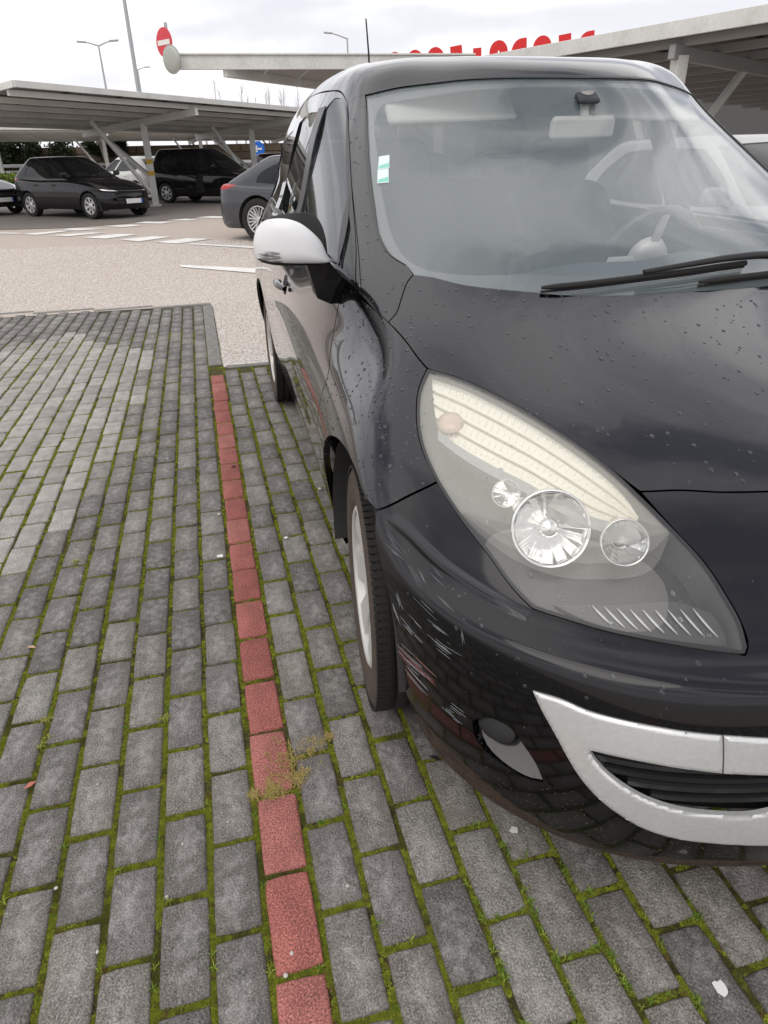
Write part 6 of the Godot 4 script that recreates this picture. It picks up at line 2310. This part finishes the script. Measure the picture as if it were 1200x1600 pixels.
func make_car(label: String, at: Vector3, heading: Vector3, L: float, W: float, H: float, o: Dictionary, paint: Material) -> Node3D:
	var S := Surf.new(car_grid(L, W, H, o))
	var car := thing("parked_car", label, "car", at, atan2(heading.x, heading.z))
	var cu := 10.0
	var r: float = o.get("r", 0.31)
	var ra := r + 0.055
	var zw: Array = [o.get("fw", 0.60) * L * 0.5, -o.get("rw", 0.60) * L * 0.5]
	var arches := []
	for z in zw:
		var c := PackedVector2Array()
		var g := Vector2(7.0 if z > 0 else 3.2, 2.0)
		for k in 25:
			var b := deg_to_rad(lerpf(-18, 198, k / 24.0))
			var q := S.side(maxf(r + ra * sin(b), 0.22), z + ra * cos(b), g)
			c.append(q)
		c.append(Vector2(c[24].x, 0.0)); c.append(Vector2(c[0].x, 0.0))
		arches.append(c)
	var v0 := 6.18
	var v1 := 7.80
	var fw := dense(S, [[[5.0, v0], [6.0, v0], [6.85, v0 + 0.02]], [[6.85, v0 + 0.02], [7.0, 6.9], [6.75, v1 - 0.05]], [[6.75, v1 - 0.05], [6.0, v1], [5.0, v1]], [[5.0, v1], [5.0, v0]]], 0.03)
	var rw := dense(S, [[[3.25, v0 + 0.1], [4.0, v0], [4.86, v0]], [[4.86, v0], [4.86, v1]], [[4.86, v1], [4.0, v1], [3.4, v1 - 0.1]], [[3.4, v1 - 0.1], [3.1, 7.0], [3.25, v0 + 0.1]]], 0.03)
	var ws := sym(S, closed_half(S, [[[7.35, v0], [8.2, v0 - 0.02], [10.0, v0 - 0.05]], [[10.0, v1 + 0.1], [8.6, v1 + 0.1], [7.45, v1 + 0.05]], [[7.45, v1 + 0.05], [7.3, 7.0], [7.35, v0]]], 0.03))
	var bw := dense(S, [[[0.0, v0 + 0.15], [1.2, v0 + 0.15], [2.0, v0 + 0.25]], [[2.0, v0 + 0.25], [2.0, v1 - 0.1]], [[2.0, v1 - 0.1], [1.0, v1], [0.0, v1]], [[0.0, v1], [0.0, v0 + 0.15]]], 0.03)
	var hl := dense(S, [[[7.35, 4.75], [7.9, 4.62], [8.5, 4.2], [9.1, 3.5]], [[9.1, 3.5], [8.6, 3.1], [8.1, 3.2]], [[8.1, 3.2], [7.65, 3.9], [7.35, 4.75]]], 0.02)
	var tl := dense(S, [[[1.55, 3.6], [2.1, 3.5], [2.6, 3.7]], [[2.6, 3.7], [2.75, 4.6], [2.35, 5.0]], [[2.35, 5.0], [1.7, 4.7], [1.55, 3.6]]], 0.02)
	var gr := sym(S, closed_half(S, [[[9.05, 2.15], [9.5, 2.05], [10.0, 2.0]], [[10.0, 2.75], [9.4, 2.72], [8.95, 2.6]], [[8.95, 2.6], [9.05, 2.15]]], 0.02))
	var out := sym(S, closed_half(S, [[[0.0, 0.2], [3.0, 0.2], [7.0, 0.2], [10.0, 0.2]], [[10.0, 10.0], [5.0, 10.0], [0.0, 10.0]], [[0.0, 10.0], [0.0, 0.2]]], 0.05))
	var flip := func(q: PackedVector2Array) -> PackedVector2Array:
		var e := PackedVector2Array()
		for k in range(q.size() - 1, -1, -1): e.append(Vector2(20.0 - q[k].x, q[k].y))
		return e
	var holes := [ws, gr]
	for q in [fw, rw, hl, tl, bw, arches[0], arches[1]]:
		holes.append(q); holes.append(flip.call(q))
	part("body", panel(S, out, holes, 0.0, 0.012, false, 0.14, 0.16), paint, car)
	part("windscreen", panel(S, ws, [], -0.006, 0.0, false, 0.14, 0.2), M.dark_glass, car)
	part("grille", panel(S, gr, [], -0.03, 0.0, false, 0.14, 0.2), M.lamp_black, car)
	for m in [false, true]:
		part("window", panel(S, fw, [], -0.006, 0.0, m, 0.14, 0.2), M.dark_glass, car)
		part("window", panel(S, rw, [], -0.006, 0.0, m, 0.14, 0.2), M.dark_glass, car)
		part("rear_window", panel(S, bw, [], -0.006, 0.0, m, 0.14, 0.2), M.dark_glass, car)
		part("headlight", panel(S, hl, [], -0.008, 0.0, m, 0.1, 0.1), M.reflector if o.get("clear", true) else M.lamp_bezel, car)
		part("tail_light", panel(S, tl, [], 0.004, 0.01, m, 0.1, 0.1), M.tail_red, car)
		var sx := 1.0 if m else -1.0
		for z in zw:
			wheel(car, Vector3(sx * (W * 0.5 - 0.115), r, z), 0.0, r, 0.205, sx, o.get("style", "five"))
			var al := MB.new()
			for k in 16:
				var b0 := deg_to_rad(lerpf(-20, 200, k / 16.0))
				var b1 := deg_to_rad(lerpf(-20, 200, (k + 1) / 16.0))
				var e := Vector3(sx * (W * 0.5 - 0.03), 0, 0)
				var f := Vector3(sx * (W * 0.5 - 0.32), 0, 0)
				var p := Vector3(0, r + ra * sin(b0), z + ra * cos(b0))
				var q := Vector3(0, r + ra * sin(b1), z + ra * cos(b1))
				al.quad(p + e, q + e, q + f, p + f)
				al.tri(p + f, q + f, Vector3(f.x, r, z))
			part("wheel_arch_liner", al.mesh(), M.black_liner, car)
		var mm := MB.new()
		var mp := S.at(6.75, 6.25)
		mm.box(Transform3D(Basis(), Vector3(sx * (absf(mp.x) + 0.13), mp.y + 0.06, mp.z - 0.02)), Vector3(0.20, 0.12, 0.10), 0.04)
		mm.bar(Vector3(sx * (absf(mp.x) - 0.02), mp.y - 0.0, mp.z), Vector3(sx * (absf(mp.x) + 0.1), mp.y + 0.03, mp.z), 0.05, 0.05)
		part("door_mirror", mm.mesh(), paint, car)
		for z in [0.12, -0.62]:
			var hb := MB.new()
			var g := S.side(o.belt - 0.14, z * L * 0.25 - 0.15, Vector2(5.0, 4.0))
			var hp := S.at(g.x, g.y) + S.nor() * 0.012
			hp.x *= -sx
			hb.bar(hp + Vector3(0, 0, -0.08), hp + Vector3(0, 0, 0.08), 0.025, 0.028, 0.008)
			part("door_handle", hb.mesh(), paint, car)
		# shut lines of the doors
		var sl := MB.new()
		for zz in [0.40, -0.02, -0.46]:
			var pts := []
			for k in 6:
				pts.append(S.side(lerpf(0.30, o.belt - 0.05, k / 5.0), zz * L * 0.5, Vector2(5.5 + zz * 2.5, 2.0 + k * 0.5)))
			ribbon(S, sl, pts, 0.012, 0.001, m)
		part("door_gap", sl.mesh(), M.black_liner, car)
	var pl := MB.new()
	var fp := S.at(10.0, 1.75)
	pl.box(Transform3D(Basis(), Vector3(0, 0.40, fp.z + 0.012)), Vector3(0.52, 0.11, 0.012), 0.003)
	var plate := part("number_plate", pl.mesh(), M.plate_white, car)
	var pb := MB.new()
	pb.box(Transform3D(Basis(), Vector3(0.235, 0.40, fp.z + 0.020)), Vector3(0.04, 0.108, 0.004), 0.0)
	part("plate_band", pb.mesh(), M.plate_blue, plate)
	# dark cabin floor and seats seen through the glass
	var fl := MB.new()
	fl.box(Transform3D(Basis(), Vector3(0, 0.45, 0.0)), Vector3(W - 0.42, 0.5, L * 0.62), 0.05)
	part("cabin_floor", fl.mesh(), M.black_liner, car)
	for sx in [-1.0, 1.0]:
		rbox(car, "seat", Vector3(sx * 0.36, o.belt - 0.05, o.rf * L * 0.5 - 0.55), Vector3(0.46, 0.70, 0.16), 0.05, M.seat_fabric, Vector3(-0.25, 0, 0))
		rbox(car, "headrest", Vector3(sx * 0.36, o.belt + 0.31, o.rf * L * 0.5 - 0.66), Vector3(0.24, 0.16, 0.09), 0.03, M.seat_fabric)
	return car

func paint_mat(called: String, c: Color, metal := 0.0) -> StandardMaterial3D:
	var m := mat(called, c, 0.4, metal, 0.1)
	m.clearcoat_enabled = true
	m.clearcoat = 1.0
	m.clearcoat_roughness = 0.03
	return m

func parked_cars() -> void:
	var black := paint_mat("paint_black", lin(0.004, 0.004, 0.006))
	var dark := paint_mat("paint_dark", lin(0.010, 0.0095, 0.010), 0.1)
	var grey := paint_mat("paint_grey", lin(0.055, 0.058, 0.066), 0.3)
	var white := paint_mat("paint_white", lin(0.68, 0.68, 0.66))
	var silver := paint_mat("paint_silver", lin(0.42, 0.42, 0.42), 0.3)
	var wine := paint_mat("paint_wine", lin(0.05, 0.012, 0.012))
	var hatch := {"br": -0.97, "bf": 0.48, "rr": -0.72, "rf": 0.04, "belt": 0.93, "nose": 0.68, "cowl": 0.97, "tail": 0.03, "r": 0.305, "fw": 0.63, "rw": 0.62}
	make_car("black five-door hatchback with silver wheels parked under the carport", on(-2.85, -21.0), Vector3(0.70, 0, 0.71), 4.0, 1.70, 1.47, hatch, black)
	make_car("dark saloon with pale headlights behind the black hatchback's tail", on(-6.6, -23.6), Vector3(0.70, 0, 0.71), 4.3, 1.75, 1.42, hatch, dark)
	var mpv := {"br": -0.97, "bf": 0.58, "rr": -0.80, "rf": 0.12, "belt": 0.98, "nose": 0.76, "cowl": 1.03, "tail": 0.02, "r": 0.315, "fw": 0.62, "rw": 0.60}
	make_car("dark brown people carrier parked behind the carport's middle post", on(0.75, -25.7), Vector3(0.82, 0, 0.57), 4.3, 1.8, 1.66, mpv, dark)
	make_car("white car half hidden behind the carport posts", on(-2.2, -29.5), Vector3(-0.70, 0, -0.71), 4.1, 1.75, 1.45, hatch, white)
	make_car("dark red car whose roof shows behind the brown people carrier", on(4.3, -31.0), Vector3(0.70, 0, 0.71), 4.2, 1.75, 1.5, hatch, wine)
	var est := {"br": -0.92, "bf": 0.44, "rr": -0.62, "rf": 0.05, "belt": 0.92, "nose": 0.70, "cowl": 0.95, "tail": 0.02, "r": 0.365, "fw": 0.60, "rw": 0.59, "style": "multi"}
	make_car("grey estate car with spoked alloy wheels passing behind the white mirror cap", on(2.90, -12.55), Vector3(0.78, 0, 0.62), 5.0, 1.94, 1.43, est, grey)
	make_car("white hatchback parked on the far side of the black people carrier", on(4.65, -4.5), Vector3(0.0, 0, 1.0), 4.2, 1.76, 1.48, hatch, silver)

# ------------------------------------------------------------------ small things on the paving
func litter() -> void:
	var r := RandomNumberGenerator.new()
	r.seed = 55
	for s in [[-0.413, -0.294, 0.006], [-0.315, -0.137, 0.006], [0.042, -0.038, 0.0065], [0.026, -0.002, 0.0068], [0.171, -0.14, 0.006], [-0.19, -0.215, 0.005], [-0.16, -0.33, 0.0045], [0.435, -2.022, 0.016], [-0.06, -0.36, 0.0045], [-0.36, -0.55, 0.004], [-0.02, -1.9, 0.012], [-0.25, -2.6, 0.011]]:
		var mb := MB.new()
		var rad: float = s[2] * 0.7
		var pr := [Vector2(0, -0.4), Vector2(0.7, -0.3), Vector2(1.0, 0.0), Vector2(0.75, 0.35), Vector2(0.0, 0.5)]
		mb.lathe(Transform3D(Basis(Vector3.UP, Vector3.RIGHT, Vector3.BACK).scaled(Vector3(rad, rad, rad * r.randf_range(0.7, 1.1))), Vector3.ZERO), pr, 9)
		var o := one("pebble", mb.mesh(), M.pale_stone, "small white stone lying on the paving", "stone", "white stones on the paving")
		o.position = Vector3(s[0], rad * 0.35, s[1])
		o.rotation.y = r.randf() * TAU
	for s in [[-0.517, -0.589, "small pinkish dried leaf lying in a mossy joint", Color(0.45, 0.16, 0.11)], [-0.62, -1.156, "tan scrap of dried leaf across a joint", Color(0.55, 0.36, 0.24)], [0.068, -2.396, "curled black leaf on a red paver", Color(0.015, 0.012, 0.01)], [0.45, -0.408, "small black scrap beside the front tyre", Color(0.015, 0.015, 0.016)]]:
		var mb := MB.new()
		var l := 0.016
		var pts := [Vector3(-l, 0.001, 0), Vector3(-l * 0.2, 0.005, l * 0.45), Vector3(l, 0.002, 0.002), Vector3(l * 0.1, 0.004, -l * 0.4)]
		mb.tri(pts[0], pts[1], pts[3]); mb.tri(pts[1], pts[2], pts[3])
		var lower := []
		for p in pts: lower.append(p + Vector3(0, -0.0012, 0))
		mb.tri(lower[0], lower[3], lower[1]); mb.tri(lower[1], lower[3], lower[2])
		var c: Color = s[3]
		var o := one("fallen_leaf", mb.mesh(), mat("leaf_%s" % str(s[0]), lin(c.r, c.g, c.b), 0.9), s[2], "leaf")
		o.position = Vector3(s[0], 0.001, s[1])
		o.rotation.y = r.randf() * TAU
	var pv := get_node("pavement")
	for s in [[0.554, -0.169, 0.010], [0.775, 0.222, 0.014], [-0.03, -1.55, 0.013], [0.23, -1.62, 0.010]]:
		var pts := PackedVector2Array()
		for k in 14:
			var a := TAU * k / 14.0
			pts.append(Vector2(s[0], s[1]) + Vector2(cos(a), sin(a)) * s[2] * r.randf_range(0.65, 1.15))
		part("white_spot", sheet(pts, 0.0028), M.sign_white, pv)
